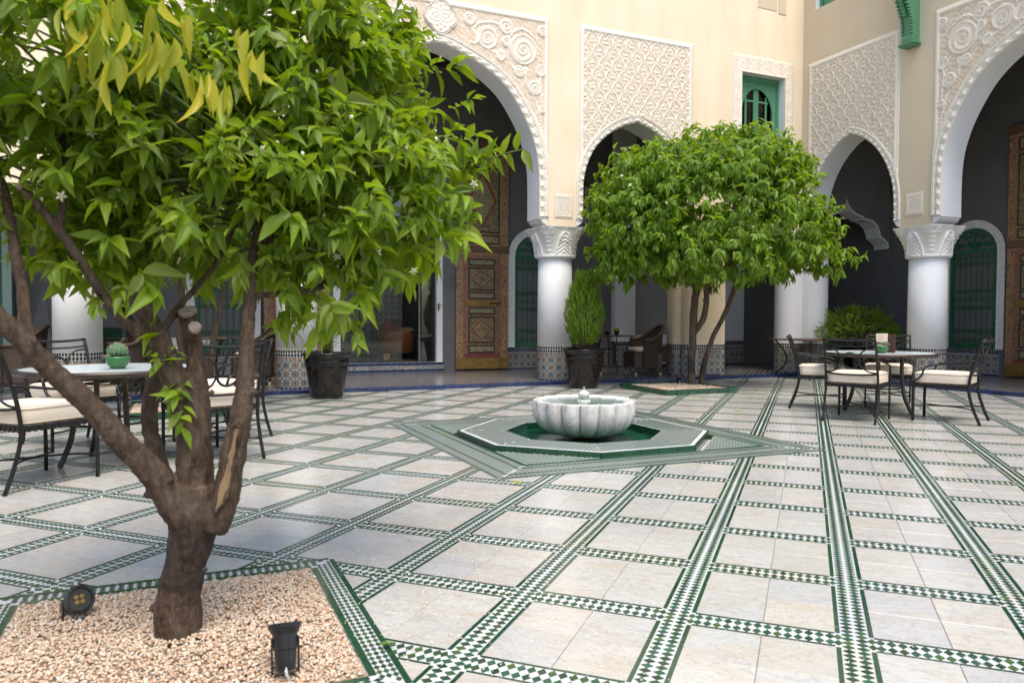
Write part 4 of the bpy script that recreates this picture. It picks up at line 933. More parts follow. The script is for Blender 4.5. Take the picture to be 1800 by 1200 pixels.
for a, b in ((8.5, 9.0), (11.42, 11.95)):
    MB().bb(a, b, -.16, .02, .60, 5.8).build('pilaster', mt['white'], bw); dado(bw, b-a, (lambda s_, z, l, a=a: (a+s_, -.162-l, z)), zt=.60)
m = MB().bb(9.0, 11.42, -.012, 0, .75, 5.8).build('painted_wall_field', mt['grey'], bw)
bu = thing('gallery_back_wall', 'dark grey gallery wall on the right behind the bush and side arches', 'wall', BW(UBK, 13.9), AL-PI/2)
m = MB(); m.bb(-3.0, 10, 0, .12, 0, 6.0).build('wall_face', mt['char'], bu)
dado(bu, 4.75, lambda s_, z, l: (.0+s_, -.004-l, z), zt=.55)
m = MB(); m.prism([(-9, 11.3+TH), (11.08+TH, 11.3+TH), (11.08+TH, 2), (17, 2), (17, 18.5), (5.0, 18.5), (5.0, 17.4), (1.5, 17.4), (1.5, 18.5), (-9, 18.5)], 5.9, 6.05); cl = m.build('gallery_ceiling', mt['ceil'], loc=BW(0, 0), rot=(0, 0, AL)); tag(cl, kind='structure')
m = MB(); m.bb(-7, 1.0, 17.5, 17.6, 0, 6).bb(5.0, 14, 17.5, 17.6, 0, 6); o = m.build('far_dark_wall', mt['char'], loc=BW(0, 0), rot=(0, 0, AL)); tag(o, kind='structure')
m = MB().bb(-6.1, -6.0, 11.3, 18, 0, 6); o = m.build('end_wall', mt['char'], loc=BW(0, 0), rot=(0, 0, AL)); tag(o, kind='structure')
# transverse ogee arch across the side gallery
og = thing('ogee_arch', 'white edged ogee arch spanning the dark gallery left of the right column', 'arch', BW(11.35, 11.55), AL)
half = [(0, 3.52), (.04, 3.42), (.14, 3.30), (.30, 3.22), (.46, 3.20), (.46, 3.16), (.56, 3.15), (.72, 3.12), (.86, 3.02), (.93, 2.88), (.95, 2.80), (1.02, 2.78), (1.03, 2.75), (1.08, 2.745), (1.09, 2.71), (1.14, 2.705), (1.17, 2.66), (1.18, 2.58)]
Cx = 1.21; pl = [(Cx-a, b) for a, b in reversed(half)]+[(Cx+a, b) for a, b in half[1:]]
m = MB(); m.prism([(0, 2.58)]+pl+[(2.44, 2.58), (2.44, 5.9), (0, 5.9)], 0, .34, 0, 1, ax=YZ); m.build('arch_wall', [mt['char'], mt['white']], og, recalc=False)
m = MB(); ou = [(Cx+(a-Cx)*1.0+.0, b) for a, b in pl]; ed_ = [(a, b+.035) for a, b in pl]; m.prism(pl+list(reversed([(Cx+(a-Cx)*1.03, b+.03) for a, b in pl])), -.012, .0, 0, ax=YZ); m.build('white_edge', mt['white'], og, recalc=False)
lw = thing('lattice_window', 'small dark lattice window with pale light high behind the small arch', 'window', BW(7.75, WB-.01), AL)
m = MB(); m.bb(-.30, .30, -.05, 0, 2.95, 3.0).bb(-.30, .30, -.05, 0, 3.85, 3.9).bb(-.30, -.25, -.05, 0, 3.0, 3.85).bb(.25, .30, -.05, 0, 3.0, 3.85); m.build('frame', mt['dwood'], lw)
m = MB()
for q in range(9): m.bb(-.25, .25, -.03, -.015, 3.04+q*.09, 3.055+q*.09)
for q in range(6): m.bb(-.20+q*.08, -.185+q*.08, -.034, -.012, 3.0, 3.85)
m.build('lattice', mt['dwood'], lw); MB().bb(-.24, .24, -.010, -.004, 3.0, 3.85).build('pane', mt['pale_glass'], lw)  # pale opaque pane; the light behind it is put into its colour
# --- painted double doors
def door_leaf(name_label, loc, rz, W=1.10, H=4.50):
    d = thing('painted_door', name_label, 'door', loc, rz, 'tall painted cedar doors')
    m = MB(); m.bb(0, W, 0, .05, .02, H); m.build('leaf_board', mt['ara_orange'], d)
    m = MB()
    for z0, z1 in ((H-.16, H),): m.bb(-.01, W+.01, -.012, .0, z0, z1)
    m.bb(-.012, W+.012, -.03, .0, 2.32, 2.44); m.build('door_beam', mt['doorbeam'], d, bevel=.006)
    MB().bb(0, W, -.014, 0, .03, .24).build('kick_plate', mt['brass'], d, bevel=.004)
    def pan(x0, x1, z0, z1, mat, motif=None, dd=.012):
        fr = MB(); b = .028; fr.bb(x0, x1, -dd, 0, z0, z0+b).bb(x0, x1, -dd, 0, z1-b, z1).bb(x0, x0+b, -dd, 0, z0+b, z1-b).bb(x1-b, x1, -dd, 0, z0+b, z1-b)
        p = fr.build('panel_moulding', mt['doordark'], d, bevel=.004); MB().bb(x0+b, x1-b, -.004, -.001, z0+b, z1-b).build('painted_panel', mat, p, recalc=False)
        if motif:
            cx, cz, hx, hz = (x0+x1)/2, (z0+z1)/2, (x1-x0)/2-b-.02, (z1-z0)/2-b-.02; n = 6; pts = []
            for (ax_, az_), (bx_, bz_) in (((hx, 0), (0, hz)), ((0, hz), (-hx, 0)), ((-hx, 0), (0, -hz)), ((0, -hz), (hx, 0))):
                for k in range(n):
                    for t_, s_ in (((k+.2)/n, 1), ((k+.8)/n, .93)): pts.append((cx+(ax_+(bx_-ax_)*t_)*s_, cz+(az_+(bz_-az_)*t_)*s_))
            inn = [(cx+(a-cx)*.82, cz+(b_-cz)*.84) for a, b_ in pts]
            MB().prism(pts, -.0065, -.0042, 0, ax=YZ, holes=[inn]).build('red_lozenge', mt['doorred'], p, recalc=False)
            MB().prism([(cx+(a-cx)*.81, cz+(b_-cz)*.83) for a, b_ in pts], -.006, -.0042, 0, ax=YZ).build('inner_lozenge', mt['ara_green'], p, recalc=False)
            if motif == 2: MB().prism([(cx+.10*math.cos(a)*(1+.25*math.cos(4*a)), cz+.10*math.sin(a)*(1+.25*math.cos(4*a))) for a in np.linspace(0, 2*PI, 25)[:-1]], -.0085, -.006, 0, ax=YZ).build('rosette', mt['ara_ochre'], p, recalc=False)
    a, b = .17, W-.19
    pan(a-.0, b+.0, 2.70, 3.98, mt['ara_ochre'], 1); pan(a, b, 4.04, 4.28, mt['ara_green']); pan(a, b, 2.48, 2.66, mt['ara_green'])
    m = MB(); m.bb(a-.02, b+.02, -.010, 0, .26, 2.26); m.build('wicket_door', mt['ara_wicket'], d); MB().bb(a-.02, b+.02, -.0125, -.0105, .26, .335).build('red_band', mt['doorred'], d)
    x0, x1 = a+.08, b-.10
    for z0, z1, mo in ((.34, .50, 0), (.54, 1.06, 2), (1.10, 1.24, 0), (1.40, 1.54, 0), (1.57, 2.02, 2), (2.05, 2.19, 0)):
        q = [o for o in ()]; fr_d = .022
        pan(x0, x1, z0, z1, mt['ara_ochre'] if mo else mt['ara_green'], mo, fr_d)
    MB().bb(a-.02, b+.02, -.024, -.01, 1.27, 1.37).build('lock_rail', mt['brass'], d, bevel=.004)
    MB().tube([(b-.22, -.04, 1.32), (b+.02, -.04, 1.32)], .013, 8).tube([(b-.05, -.045, 1.32), (b-.05, -.03, 1.26)], .008, 6).build('door_bolt', mt['iron'], d)
    m = MB()
    for x in (a-.06, b+.045):
        m.bb(x, x+.015, -.006, 0, .26, 4.3)
    m.build('gilt_strip', mt['ara_green'], d); return d
def dz(o):        # the panel inlays of the wicket sit proud of the red board
    for ch in o.children:
        if ch.name.startswith('panel_moulding') and min(v.co.z for v in ch.data.vertices) < 2.2:
            for g2 in ch.children: g2.location.y -= .012
dA = door_leaf('painted cedar door with red lozenge panels folded back just left of the green window', BW(4.95, WB-.09, PZ), AL); dz(dA)
def leaf_copy(src, label, loc, rz):
    c = copy_tree(src); c['label'] = label; c.location = loc; c.rotation_euler = (0, 0, rz); return c
leaf_copy(dA, 'painted cedar door mostly hidden behind the left column and orange leaves', BW(1.38, WB-.09, PZ), AL)
leaf_copy(dA, 'painted cedar door cut off by the right edge of the picture', BW(UBK-.09, 8.99, PZ), AL-PI/2)
# --- arched green windows
def green_window(label, loc, rz, W=.92, zs=2.32, z0=.50, top=None):
    g = thing('grille_window', label, 'window', loc, rz, 'arched green grille windows of the gallery')
    top = zs+W*.52
    def ar(hw, z_, rise, n=20): return [(hw*math.cos(a), z_+rise*math.sin(a)) for a in np.linspace(0, PI, n)]
    so_ = [(W/2+.15, z0)]+ar(W/2+.15, zs, .60)+[(-W/2-.15, z0)]; si = [(W/2, z0)]+ar(W/2, zs, .45)+[(-W/2, z0)]
    # stucco band as relief
    n = 150; S = np.linspace(0, 1, n); po = np.array(so_); pi_ = np.array(si)
    def res(P):
        d = np.concatenate([[0], np.cumsum(np.hypot(*np.diff(P, axis=0).T))]); t = S*d[-1]; return np.interp(t, d, P[:, 0]), np.interp(t, d, P[:, 1])
    ox, oz = res(po); ix, iz = res(pi_); T = np.linspace(0, 1, 12)[:, None]; U = ix+(ox-ix)*T; Z = iz+(oz-iz)*T; gg = fili(U, Z, .8); h = .004+.014*gg*(gg > .42); h[0] = h[-1] = .018
    relief_mesh('stucco_band', g, U, Z, h, np.where(gg > .5, .75, .25), np.ones((11, n-1), bool), lambda a, b, hh: (a, -hh-.012, b), mt['capital'])
    fi = [(W/2-.055, z0+.07)]+ar(W/2-.055, zs, .395)+[(-W/2+.055, z0+.07)]
    m = MB(); m.prism(si, -.018, .03, 0, ax=YZ, holes=[fi]); m.bb(-W/2+.055, W/2-.055, -.012, .03, zs-.03, zs+.05); m.bb(-W/2+.055, W/2-.055, -.016, .02, z0+.07, z0+.10)
    m.build('frame', mt['dgpaint'], g, recalc=False)
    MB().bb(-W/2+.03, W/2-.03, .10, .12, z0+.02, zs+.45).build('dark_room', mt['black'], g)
    MB().bb(-W/2+.05, W/2-.05, .045, .05, z0+.07, zs-.03).build('pane', mt['glass'], g)
    m = MB(); nb = 8
    xs = np.linspace(-W/2+.075, W/2-.075, nb)
    for x in xs: m.tube([(x, .0, z0+.09), (x, .0, zs-.03)], .0075, 6)
    for z in (z0+.30, z0+.80, z0+1.06, zs-.25): m.bb(-W/2+.055, W/2-.055, -.006, .006, z-.007, z+.007)
    m.build('grille_bars', mt['dgpaint'], g)
    m = MB(); ci = [(math.cos(a), math.sin(a)) for a in np.linspace(0, 2*PI, 11)[:-1]]
    for i in range(nb-1):
        cx = (xs[i]+xs[i+1])/2; r_ = (xs[1]-xs[0])/2*.72
        for z in (z0+.16, z0+.93, zs-.10): m.tube([(cx+r_*a, 0, z+r_*b) for a, b in ci], .0055, 4, closed=True)
        for z in (z0+.345, z0+.76, z0+1.10, zs-.205):
            for sx in (-1, 1): m.tube([(cx+sx*(r_*.5+r_*.42*a), 0, z+r_*.42*b) for a, b in ci], .0045, 4, closed=True)
    m.build('scrollwork', mt['dgpaint'], g)
    fan = MB()
    for sx in (-1, 1):
        for cx, cz, r_ in ((.10, .10, .05), (.24, .09, .06), (.17, .22, .055), (.05, .24, .05), (.33, .10, .04), (.08, .33, .035)):
            pts = [(sx*cx+r_*(1-t*.8)*math.cos(t*9*sx), .0, zs+.05+cz+r_*(1-t*.8)*math.sin(t*9)) for t in np.linspace(0, 1, 14)]; fan.tube(pts, .011, 5)
        fan.tube(sinterp([(0, 0, zs+.06), (sx*.10, 0, zs+.18), (sx*.22, 0, zs+.31), (sx*.33, 0, zs+.24)], 5), .010, 5); fan.tube(sinterp([(sx*.03, 0, zs+.06), (sx*.18, 0, zs+.14), (sx*.36, 0, zs+.08)], 5), .010, 5)
    fan.tube([(0, 0, zs+.05), (0, 0, zs+.43)], .012, 5); fan.lathe([(.02, 0), (.09, .10), (.075, .12), (.02, .12)], 12, (0, .0, zs+.06)); fan.build('carved_lunette', mt['dgpaint'], g); return g
gw1 = green_window('arched dark green grille window between the painted door and the white column', BW(6.68, WB-.012, 0), AL)
gw2 = copy_tree(gw1); gw2['label'] = 'arched dark green grille window right of the right hand column'; gw2.location = BW(UBK-.012, 9.66, .05); gw2.rotation_euler = (0, 0, AL-PI/2)
gw3 = copy_tree(gw1); gw3['label'] = 'arched dark green grille window seen through the branches behind the wicker chairs'; gw3.location = BW(.72, WB-.012, 0)
# --- the tiled room behind the open doors
rm_ = thing('tiled_room', 'tiled salon with raised step seen through the open doorway', 'room', BW(3.65, WB, 0), AL)
def RMp(u): return u-3.65
m = MB(); m.bb(-1.9, 1.06, .12, 5.0, .02, .235).build('room_floor', mt['mosaicfloor'], rm_)
st = MB().bb(-1.05, 1.05, -.10, .12, .02, .234).build('step', mt['ztile_white'], rm_)
sm = MB(); M = lambda a, b, l: (-1.05+a, -.101-l, b)
for i in range(72):
    for j in range(3): zrect(sm, M, i*.0292+.001, (i+1)*.0292-.002, .115+j*.022, .115+(j+1)*.022-.003, ('W', random.choice('KGOKW'))[(i+j) % 2])
o = sm.build('step_mosaic', ZL, rm_, recalc=False); tag(o, kind='stuff')
bt = MB().bb(-.073, .073, -.008, .0, -.0225, .0225).build('step_tile', mt['blue_glaze'], rm_, bevel=.002); k0 = True
for i in range(14):
    for z in (.21, .088):
        o = bt if k0 else obj('step_tile', bt.data, rm_); k0 = False; o.location = (-.975+i*.15, -.102, z)
for i in range(14):
    o = obj('step_top_tile', bt.data, rm_); o.location = (-.975+i*.15, -.08, .236); o.rotation_euler = (PI/2, 0, 0)
wz = MB(); M = lambda a, b, l: (-.30+a, 3.2-l, b); wz.add([M(0, .235, 0), M(1.4, .235, 0), M(1.4, 2.6, 0), M(0, 2.6, 0)], [(0, 1, 2, 3)], 0); zellige(wz, 1.4, 2.0, .135, M, .30)
o = wz.build('tiled_room_wall', ZL, rm_, recalc=False); tag(o, kind='stuff')
m = MB(); m.bb(-.3, 1.1, 3.2, 3.3, 2.3, 4.2).bb(-1.3, -.42, 4.6, 4.7, .2, .55).bb(1.06, 1.15, .12, 3.3, .235, 4.2).bb(-.42, -.3, 3.15, 3.35, .235, 4.2).bb(-2.0, -1.25, 3.2, 3.3, .2, 4.2).bb(-1.25, -.42, 3.2, 3.3, 2.1, 4.2); m.build('room_wall', mt['char'], rm_)
zz = MB(); M = lambda a, b, l: (-1.9+a, 3.19-l, b); zz.add([M(0, .235, 0), M(.62, .235, 0), M(.62, 2.1, 0), M(0, 2.1, 0)], [(0, 1, 2, 3)], 0); zellige(zz, .62, 1.8, .135, M, .25); o = zz.build('tiled_room_wall', ZL, rm_, recalc=False); tag(o, kind='stuff')
m = MB(); m.bb(-2.4, 1.2, .12, 3.3, 4.2, 4.3).bb(-2.0, -1.9, .12, 3.3, .2, 4.2); m.build('room_ceiling', mt['ceil'], rm_)
MB().bb(-3.5, 1.5, 5.4, 5.5, 0, 3.2).build('sunlit_garden_wall', mt['sunwall'], rm_)
m = MB(); m.bb(-1.05, -.92, -.01, .10, .234, 3.9).bb(.93, 1.05, -.01, .10, .234, 3.9); j = m.build('door_jamb', mt['white'], rm_)
hd = MB(); hd.tube([(.965, -.06, 1.33), (1.02, -.06, 1.33)], .010, 6).tube([(.965, -.02, 1.30), (.965, -.06, 1.33)], .008, 6).lathe([(.002, -.09), (.02, -.05), (.02, .05), (.002, .09)], 10, (.965, -.02, 1.30)); hd.build('door_handle', mt['brass'], j)
gp = MB().bb(-.90, .28, .14, .15, .24, 3.6).build('glass_door', mt['glass'], rm_)
lb = MB().bb(-.06, .06, -.002, .0, -.055, .055).build('glass_sticker', mt['ara_ochre'], gp, loc=(-.02, .137, .34)); MB().tube([(.03*math.cos(a), -.004, .03*math.sin(a)) for a in np.linspace(0, 2*PI, 13)[:-1]], .005, 4, closed=True).tube([(.014*math.cos(a), -.004, .014*math.sin(a)) for a in np.linspace(0, 2*PI, 9)[:-1]], .004, 4, closed=True).build('round_logo', mt['maroon'], lb)
g2 = MB().bb(.62, .92, .14, .15, .24, 3.6).build('glass_door', mt['glass'], rm_); MB().bb(.615, .63, .135, .155, .24, 3.6).build('door_edge', mt['lwood'], g2)
# room furniture
ot = thing('armchair', 'round tan leather tub armchair with cushions inside the tiled room', 'armchair', BW(4.30, WB+1.9, .235), AL)
MB().lathe([(.36, .10), (.385, .11), (.39, .50), (.375, .56), (.34, .58), (.30, .57), (.29, .45), (.1, .42), (.001, .42)], 40, cap=False).build('tub_body', mt['leather'], ot, smooth=True)
for a in range(4): MB().tube([(.22*math.cos(a*PI/2+.5), .22*math.sin(a*PI/2+.5), 0), (.22*math.cos(a*PI/2+.5), .22*math.sin(a*PI/2+.5), .11)], .018, 8).build('leg', mt['iron'], ot)
def pillow(name, mat, parent, loc, rot, sx, sz, th=.07):
    bm = bmesh.new(); bmesh.ops.create_grid(bm, x_segments=8, y_segments=8, size=1); me = MB(); n = 9
    for sgn in (1, -1):
        o = len(me.v)
        for i in range(n):
            for j in range(n):
                a, b = -1+2*i/(n-1), -1+2*j/(n-1); t = (1-a*a)*(1-b*b); me.v.append((a*sx*(1-.06*(1-b*b)), sgn*th*t**.5, b*sz*(1-.06*(1-a*a))))
        for i in range(n-1):
            for j in range(n-1): me.f.append((o+i*n+j, o+i*n+j+1, o+(i+1)*n+j+1, o+(i+1)*n+j)); me.m.append(0)
    bm.free(); return me.build(name, mat, parent, smooth=True, loc=loc, rot=rot)
for nm, mt_, lab, dx, dy, dz_, rot in (('cushion', 'fabricdark', 'dark plum patterned cushion propped on the tan tub armchair', .08, .12, .70, (.2, 0, 0)), ('cushion', 'fabricred', 'small red cushion on the left of the tan tub armchair', -.17, -.12, .62, (.3, .4, 0)), ('throw', 'fabricochre', 'ochre throw folded over the rim of the tan tub armchair', .12, -.30, .585, (1.2, 0, 0))):
    o = pillow(nm, mt[mt_], None, BW(4.30+dx, WB+1.9+dy, .235+dz_-.0), (rot[0], rot[1], AL), .20 if nm == 'cushion' else .17, .13 if nm == 'cushion' else .06); tag(o, lab, 'cushion' if nm == 'cushion' else 'throw')
sd_ = thing('plant_stand', 'tall black open metal stand with a small plant in the tiled room', 'stand', BW(3.82, WB+2.5, .235), AL)
m = MB()
for x in (-.16, -.08, .10, .16): m.bb(x-.012, x+.012, -.14, -.116, 0, 1.02); m.bb(x-.012, x+.012, .116, .14, 0, 1.02)
m.bb(-.17, .17, -.14, .14, 1.0, 1.03).bb(-.17, .17, -.14, .14, .0, .03); m.build('stand_frame', mt['iron'], sd_)
dt = thing('wooden_side_table', 'tapered wooden side table beside the glass door in the room', 'table', BW(3.10, WB+2.6, .235), AL)
m = MB(); m.bb(-.30, .30, -.2, .2, .72, .80).build('table_top', mt['dwood'], dt); m = MB(); m.prism([(.05, 0), (.14, 0), (.2, .72), (.0, .72)], -.04, .04, 0, ax=YZ); m.build('leg', mt['leather'], dt)
gg_ = thing('wall_gong', 'small round dark gong hanging in the bright opening of the room', 'ornament', BW(3.40, WB+2.4, 1.28), AL)
MB().lathe([(.002, -.01), (.10, -.01), (.11, 0), (.10, .01), (.002, .01)], 24).build('disc', mt['maroon'], gg_, rot=(PI/2, 0, 0)); MB().tube([(0, 0, .1), (0, 0, .5)], .004, 5).build('cord', mt['iron'], gg_)
# --- stairs and green door at the far left
sp_ = thing('staircase', 'stair with green tiled risers behind the far left column', 'staircase', BW(-2.05, WB-.75, PZ), AL)
for k in range(8):
    y = .0+k*.16; stp = MB().bb(-.08+k*.05, 1.2, y, y+.9, k*.17, k*.17+.155).build('riser', mt['green_dark'], sp_); MB().bb(-.10+k*.05, 1.2, y-.015, y+.9, k*.17+.156, k*.17+.172).build('tread', mt['dwood'], stp)
    fl = MB(); 
    for q in range(8): fl.lathe([(.001, -.004), (.012, -.004), (.012, 0), (.001, 0)], 8, (0, 0, 0), 0) if q == 0 else None
    pts = [(.42+k*.05+.035*math.cos(a)*(1+.35*math.cos(8*a)), .085+.035*math.sin(a)*(1+.35*math.cos(8*a))) for a in np.linspace(0, 2*PI, 33)[:-1]]
    MB().prism(pts, y-.006, y-.002, 0, ax=lambda a, b, h, k=k: (a, h, k*.17+b)).build('yellow_flower_tile', ZM['O'], stp, recalc=False)
MB().prism([(-.14, 0)]+[p for k in range(8) for p in ((-.14+k*.05, k*.17+.22), (-.09+k*.05, k*.17+.22))]+[(.4, 0)], -.03, -.01, 0, ax=lambda a, b, h: (a-.03, h, b)).build('stair_string', mt['char'], sp_, recalc=False)
gd = thing('glazed_door', 'white framed glass door with pale green side at the left edge', 'door', BW(-2.75, WB-.30, PZ), AL)
m = MB(); m.bb(-.55, .16, 0, .05, 0, .06).bb(.06, .14, 0, .05, .0, 3.2).bb(-.55, -.48, 0, .05, 0, 3.2).bb(-.55, .14, 0, .05, 3.1, 3.2); m.build('door_frame', mt['white'], gd); MB().bb(-.48, .06, .02, .026, .06, 3.1).build('pane', mt['skyreflect'], gd)
MB().bb(.30, .42, -.02, .10, 0, 3.2).build('green_side', mt['palegreen'], gd); MB().bb(.14, .30, .06, .10, 0, 3.2).build('dark_reveal', mt['dgpaint'], gd)
# chest and frieze wall right of the wicker chair
cb = thing('wooden_chest', 'low dark carved wooden chest behind the right wicker chair', 'chest', BW(9.62, WB-.52, PZ), AL)
MB().bb(-.42, .42, -.2, .2, .10, .46).build('chest_body', mt['dwood'], cb, bevel=.008); MB().bb(-.46, .46, -.23, .23, .46, .50).build('lid', mt['lwood'], cb, bevel=.006); MB().bb(-.46, .46, -.23, .21, .08, .11).build('plinth_rail', mt['lwood'], cb)
for x in (-.40, .40): MB().bb(x-.03, x+.03, -.21, -.15, 0, .08).build('foot', mt['lwood'], cb)
MB().bb(-.36, .36, -.206, -.2, .16, .40).build('carved_front', arabesque('carved_chest_front', [(.06, .03, .018), (.09, .045, .02)], 30, (.03, .015, .01)), cb)
# ------------------------------------------------------------------ added courtyard walls out of frame, placed and sized for bounce light and reflections
m = MB(); m.bb(-11.3, 11.1, -8.3, -8.0, 0, 5.5).bb(-11.5, -11.3, -8.3, 11.0, 0, 5.5); o = m.build('unseen_bounce_wall', mt['cream'], loc=BW(0, 0), rot=(0, 0, AL)); tag(o, kind='structure')
# ------------------------------------------------------------------ garden furniture
def ang(d): return math.atan2(d[1], d[0])-PI/2
def make_chair(label, loc, rz, group):
    c = thing('garden_chair', label, 'chair', loc, rz, group)
    I = mt['iron']
    for sx in (-1, 1):
        x = sx*.262; r_ = .0125
        MB().tube(sinterp([(x, -.37, 0), (x, -.315, .14), (x, -.27, .30), (x, -.265, .42), (x*.99, -.29, .58), (x*.98, -.335, .74), (x*.97, -.39, .885)], 4), r_, 6, flat=1.25).build('back_leg', I, c, smooth=True)
        MB().tube([(x, .26, 0), (x, .26, .2), (x, .255, .41)], r_, 6, flat=1.25).build('front_leg', I, c, smooth=True)
        MB().tube(sinterp([(x, -.315, .665), (x*1.06, -.18, .645), (x*1.1, .02, .615), (x*1.1, .10, .60), (x*1.09, .15, .57), (x*1.07, .175, .50), (x*1.05, .215, .455), (x*1.02, .25, .44), (x, .257, .40)], 4), .010, 6, flat=1.3).build('armrest', I, c, smooth=True)
    m = MB(); m.bb(-.275, .275, .245, .27, .375, .405).bb(-.275, .275, -.275, -.25, .375, .405).bb(-.275, -.25, -.25, .245, .375, .405).bb(.25, .275, -.25, .245, .375, .405)
    for k in range(6): m.bb(-.25, .25, -.22+k*.085, -.18+k*.085, .392, .398)
    for k in range(12):
        for y in (-.277, .272): m.bb(-.25+k*.045, -.225+k*.045, y-.003, y+.003, .370, .41)
        for x in (-.277, .277): m.bb(x-.003, x+.003, -.235+k*.042, -.21+k*.042, .370, .41)
    m.build('seat_frame', I, c, bevel=.002)
    m = MB(); rail = sinterp([(-.255, -.39, .885), (-.13, -.405, .872), (0, -.41, .868), (.13, -.405, .872), (.255, -.39, .885)], 4); m.tube(rail, .013, 6, flat=1.3); m.build('top_rail', I, c, smooth=True); m = MB()
    m.tube(sinterp([(-.255, -.368, .825), (-.13, -.385, .812), (0, -.388, .808), (.13, -.385, .812), (.255, -.368, .825)], 4), .009, 6); m.build('second_rail', I, c, smooth=True); m = MB()
    m.tube(sinterp([(-.26, -.275, .52), (-.1, -.285, .505), (.1, -.285, .505), (.26, -.275, .52)], 4), .010, 6); m.build('lower_rail', I, c, smooth=True)
    m = MB()
    def BP(x, z): return (x, -.285-(z-.52)*.33 if z > .52 else -.28, z)
    m.tube([BP(.085*math.cos(a), .655+.085*math.sin(a)) for a in np.linspace(0, 2*PI, 21)[:-1]], .008, 6, closed=True)
    m.tube([BP(.078*math.cos(a), .655+.078*math.sin(a)) for a in np.linspace(0, 2*PI, 21)[:-1]], .005, 5, closed=True)
    for sx in (-1, 1):
        m.tube(sinterp([BP(sx*.25, .795), BP(sx*.18, .785), BP(sx*.115, .74), BP(sx*.09, .66), BP(sx*.115, .585), BP(sx*.18, .54), BP(sx*.25, .53)], 4), .008, 6)
    m.build('back_scroll', I, c, smooth=True)
    m = MB()
    for s_ in (-1, 1): m.tube(sinterp([(-.262, s_*.27-.03*(s_ < 0), .155), (-.12, s_*.20, .155), (-.03, s_*.08, .155), (0, .0, .155), (.03, s_*.08, .155), (.12, s_*.20, .155), (.262, s_*.27-.03*(s_ < 0), .155)], 4), .0075, 6)
    m.build('stretcher', I, c, smooth=True)
    # cushion: rounded box with bulging faces
    cu = MB(); n = 13; hx, hy, z0, z1 = .262, .262, .405, .525
    prof = [(.0, .0), (.90, .0), (.972, .006), (.995, .022), (1.0, .06), (.995, .098), (.972, .114), (.90, .122), (.6, .128), (.0, .130)]
    K = 48; o0 = 0
    for (q, z) in prof:
        for k in range(K):
            a = 2*PI*k/K; ca, sa = math.cos(a), math.sin(a); e = (abs(ca)**10+abs(sa)**10)**(-1/10); cu.v.append((hx*q*ca*e*(1.0), -.0+hy*q*sa*e, z0+z))
    for i in range(len(prof)-1):
        for k in range(K): cu.f.append((i*K+k, i*K+(k+1) % K, (i+1)*K+(k+1) % K, (i+1)*K+k)); cu.m.append(0)
    cs = cu.build('seat_cushion', mt['cushion'], c, smooth=True)
    m = MB()
    for z in (.018, .106): m.tube([(hx*1.0*math.cos(a)*(abs(math.cos(a))**10+abs(math.sin(a))**10)**(-.1), hy*math.sin(a)*(abs(math.cos(a))**10+abs(math.sin(a))**10)**(-.1), z0+z) for a in np.linspace(0, 2*PI, 49)[:-1]], .0042, 5, closed=True)
    m.build('piping', mt['piping'], cs, smooth=True); return c
def place(src, label, x, y, d):
    c = copy_tree(src); c['label'] = label; c.location = (x, y, .001); c.rotation_euler = (0, 0, ang(d)); return c
GR_ = 'cream cushioned wrought iron garden chairs'
c0 = make_chair('iron garden chair nearest the camera at the right table, back turned', (3.78, 8.27, .001), ang((.62, .78)), GR_)
place(c0, 'iron garden chair on the right side of the right table seen side on', 4.72, 8.24, (-.76, .65))
place(c0, 'iron garden chair left of the right table before the white pier', 3.84, 9.38, (.93, -.37))
place(c0, 'iron garden chair on the far side of the right table facing the camera', 4.78, 9.62, (-.42, -.9))
place(c0, 'iron garden chair at the lower left edge beside the left table', -3.17, 5.02, (.40, .92))
place(c0, 'iron garden chair behind the left table below the white column', -3.72, 6.42, (.78, -.62))
place(c0, 'iron garden chair right of the left table behind the nearest trunk', -2.36, 5.92, (-.70, .71))
place(c0, 'iron garden chair farthest back at the left table beyond the thin stems', -2.60, 6.72, (-.45, -.9))
def make_table(label, loc, rz, r_=.62):
    t = thing('garden_table', label, 'table', loc, rz, 'round glass topped garden tables')
    MB().lathe([(r_-.02, .665), (r_, .668), (r_+.004, .69), (r_, .706), (r_-.03, .708), (r_-.035, .70), (r_-.035, .667)], 64, cap=False).build('table_rim', mt['bronze'], t, smooth=True)
    MB().lathe([(.001, .700), (r_-.031, .700), (r_-.031, .705), (.001, .705)], 64, cap=False).build('glass_top', mt['pale_glass'], t)
    for k in range(4):
        a = PI/4+k*PI/2; cx, sy = math.cos(a), math.sin(a)
        MB().tube(sinterp([(.25*cx, .25*sy, .67), (.25*cx, .25*sy, .45), (.28*cx, .28*sy, .2), (.36*cx, .36*sy, .0)], 5), .021, 4, flat=1).build('leg', mt['bronze'], t)
    m = MB(); m.tube([(.27*math.cos(a), .27*math.sin(a), .30) for a in np.linspace(0, 2*PI, 33)[:-1]], .009, 6, closed=True)
    m.build('ring_stretcher', mt['bronze'], t, smooth=True)
    for k in range(4):
        m = MB(); a = k*PI/2; m.tube([(.13*math.cos(b)+.22*math.cos(a+PI/4)*0+.13*math.cos(a), .13*math.sin(b)+.13*math.sin(a), .60) for b in np.linspace(0, 2*PI, 17)[:-1]], .007, 5, closed=True); m.build('scroll_ring', mt['bronze'], t, smooth=True)
    return t
t0 = make_table('round glass topped garden table on the right holding the succulent and menu', (4.30, 8.90, .001), .35)
t1 = copy_tree(t0); t1['label'] = 'round glass topped garden table on the left holding the potted cactus'; t1.location = (-3.03, 5.72, .001); t1.rotation_euler = (0, 0, .1)
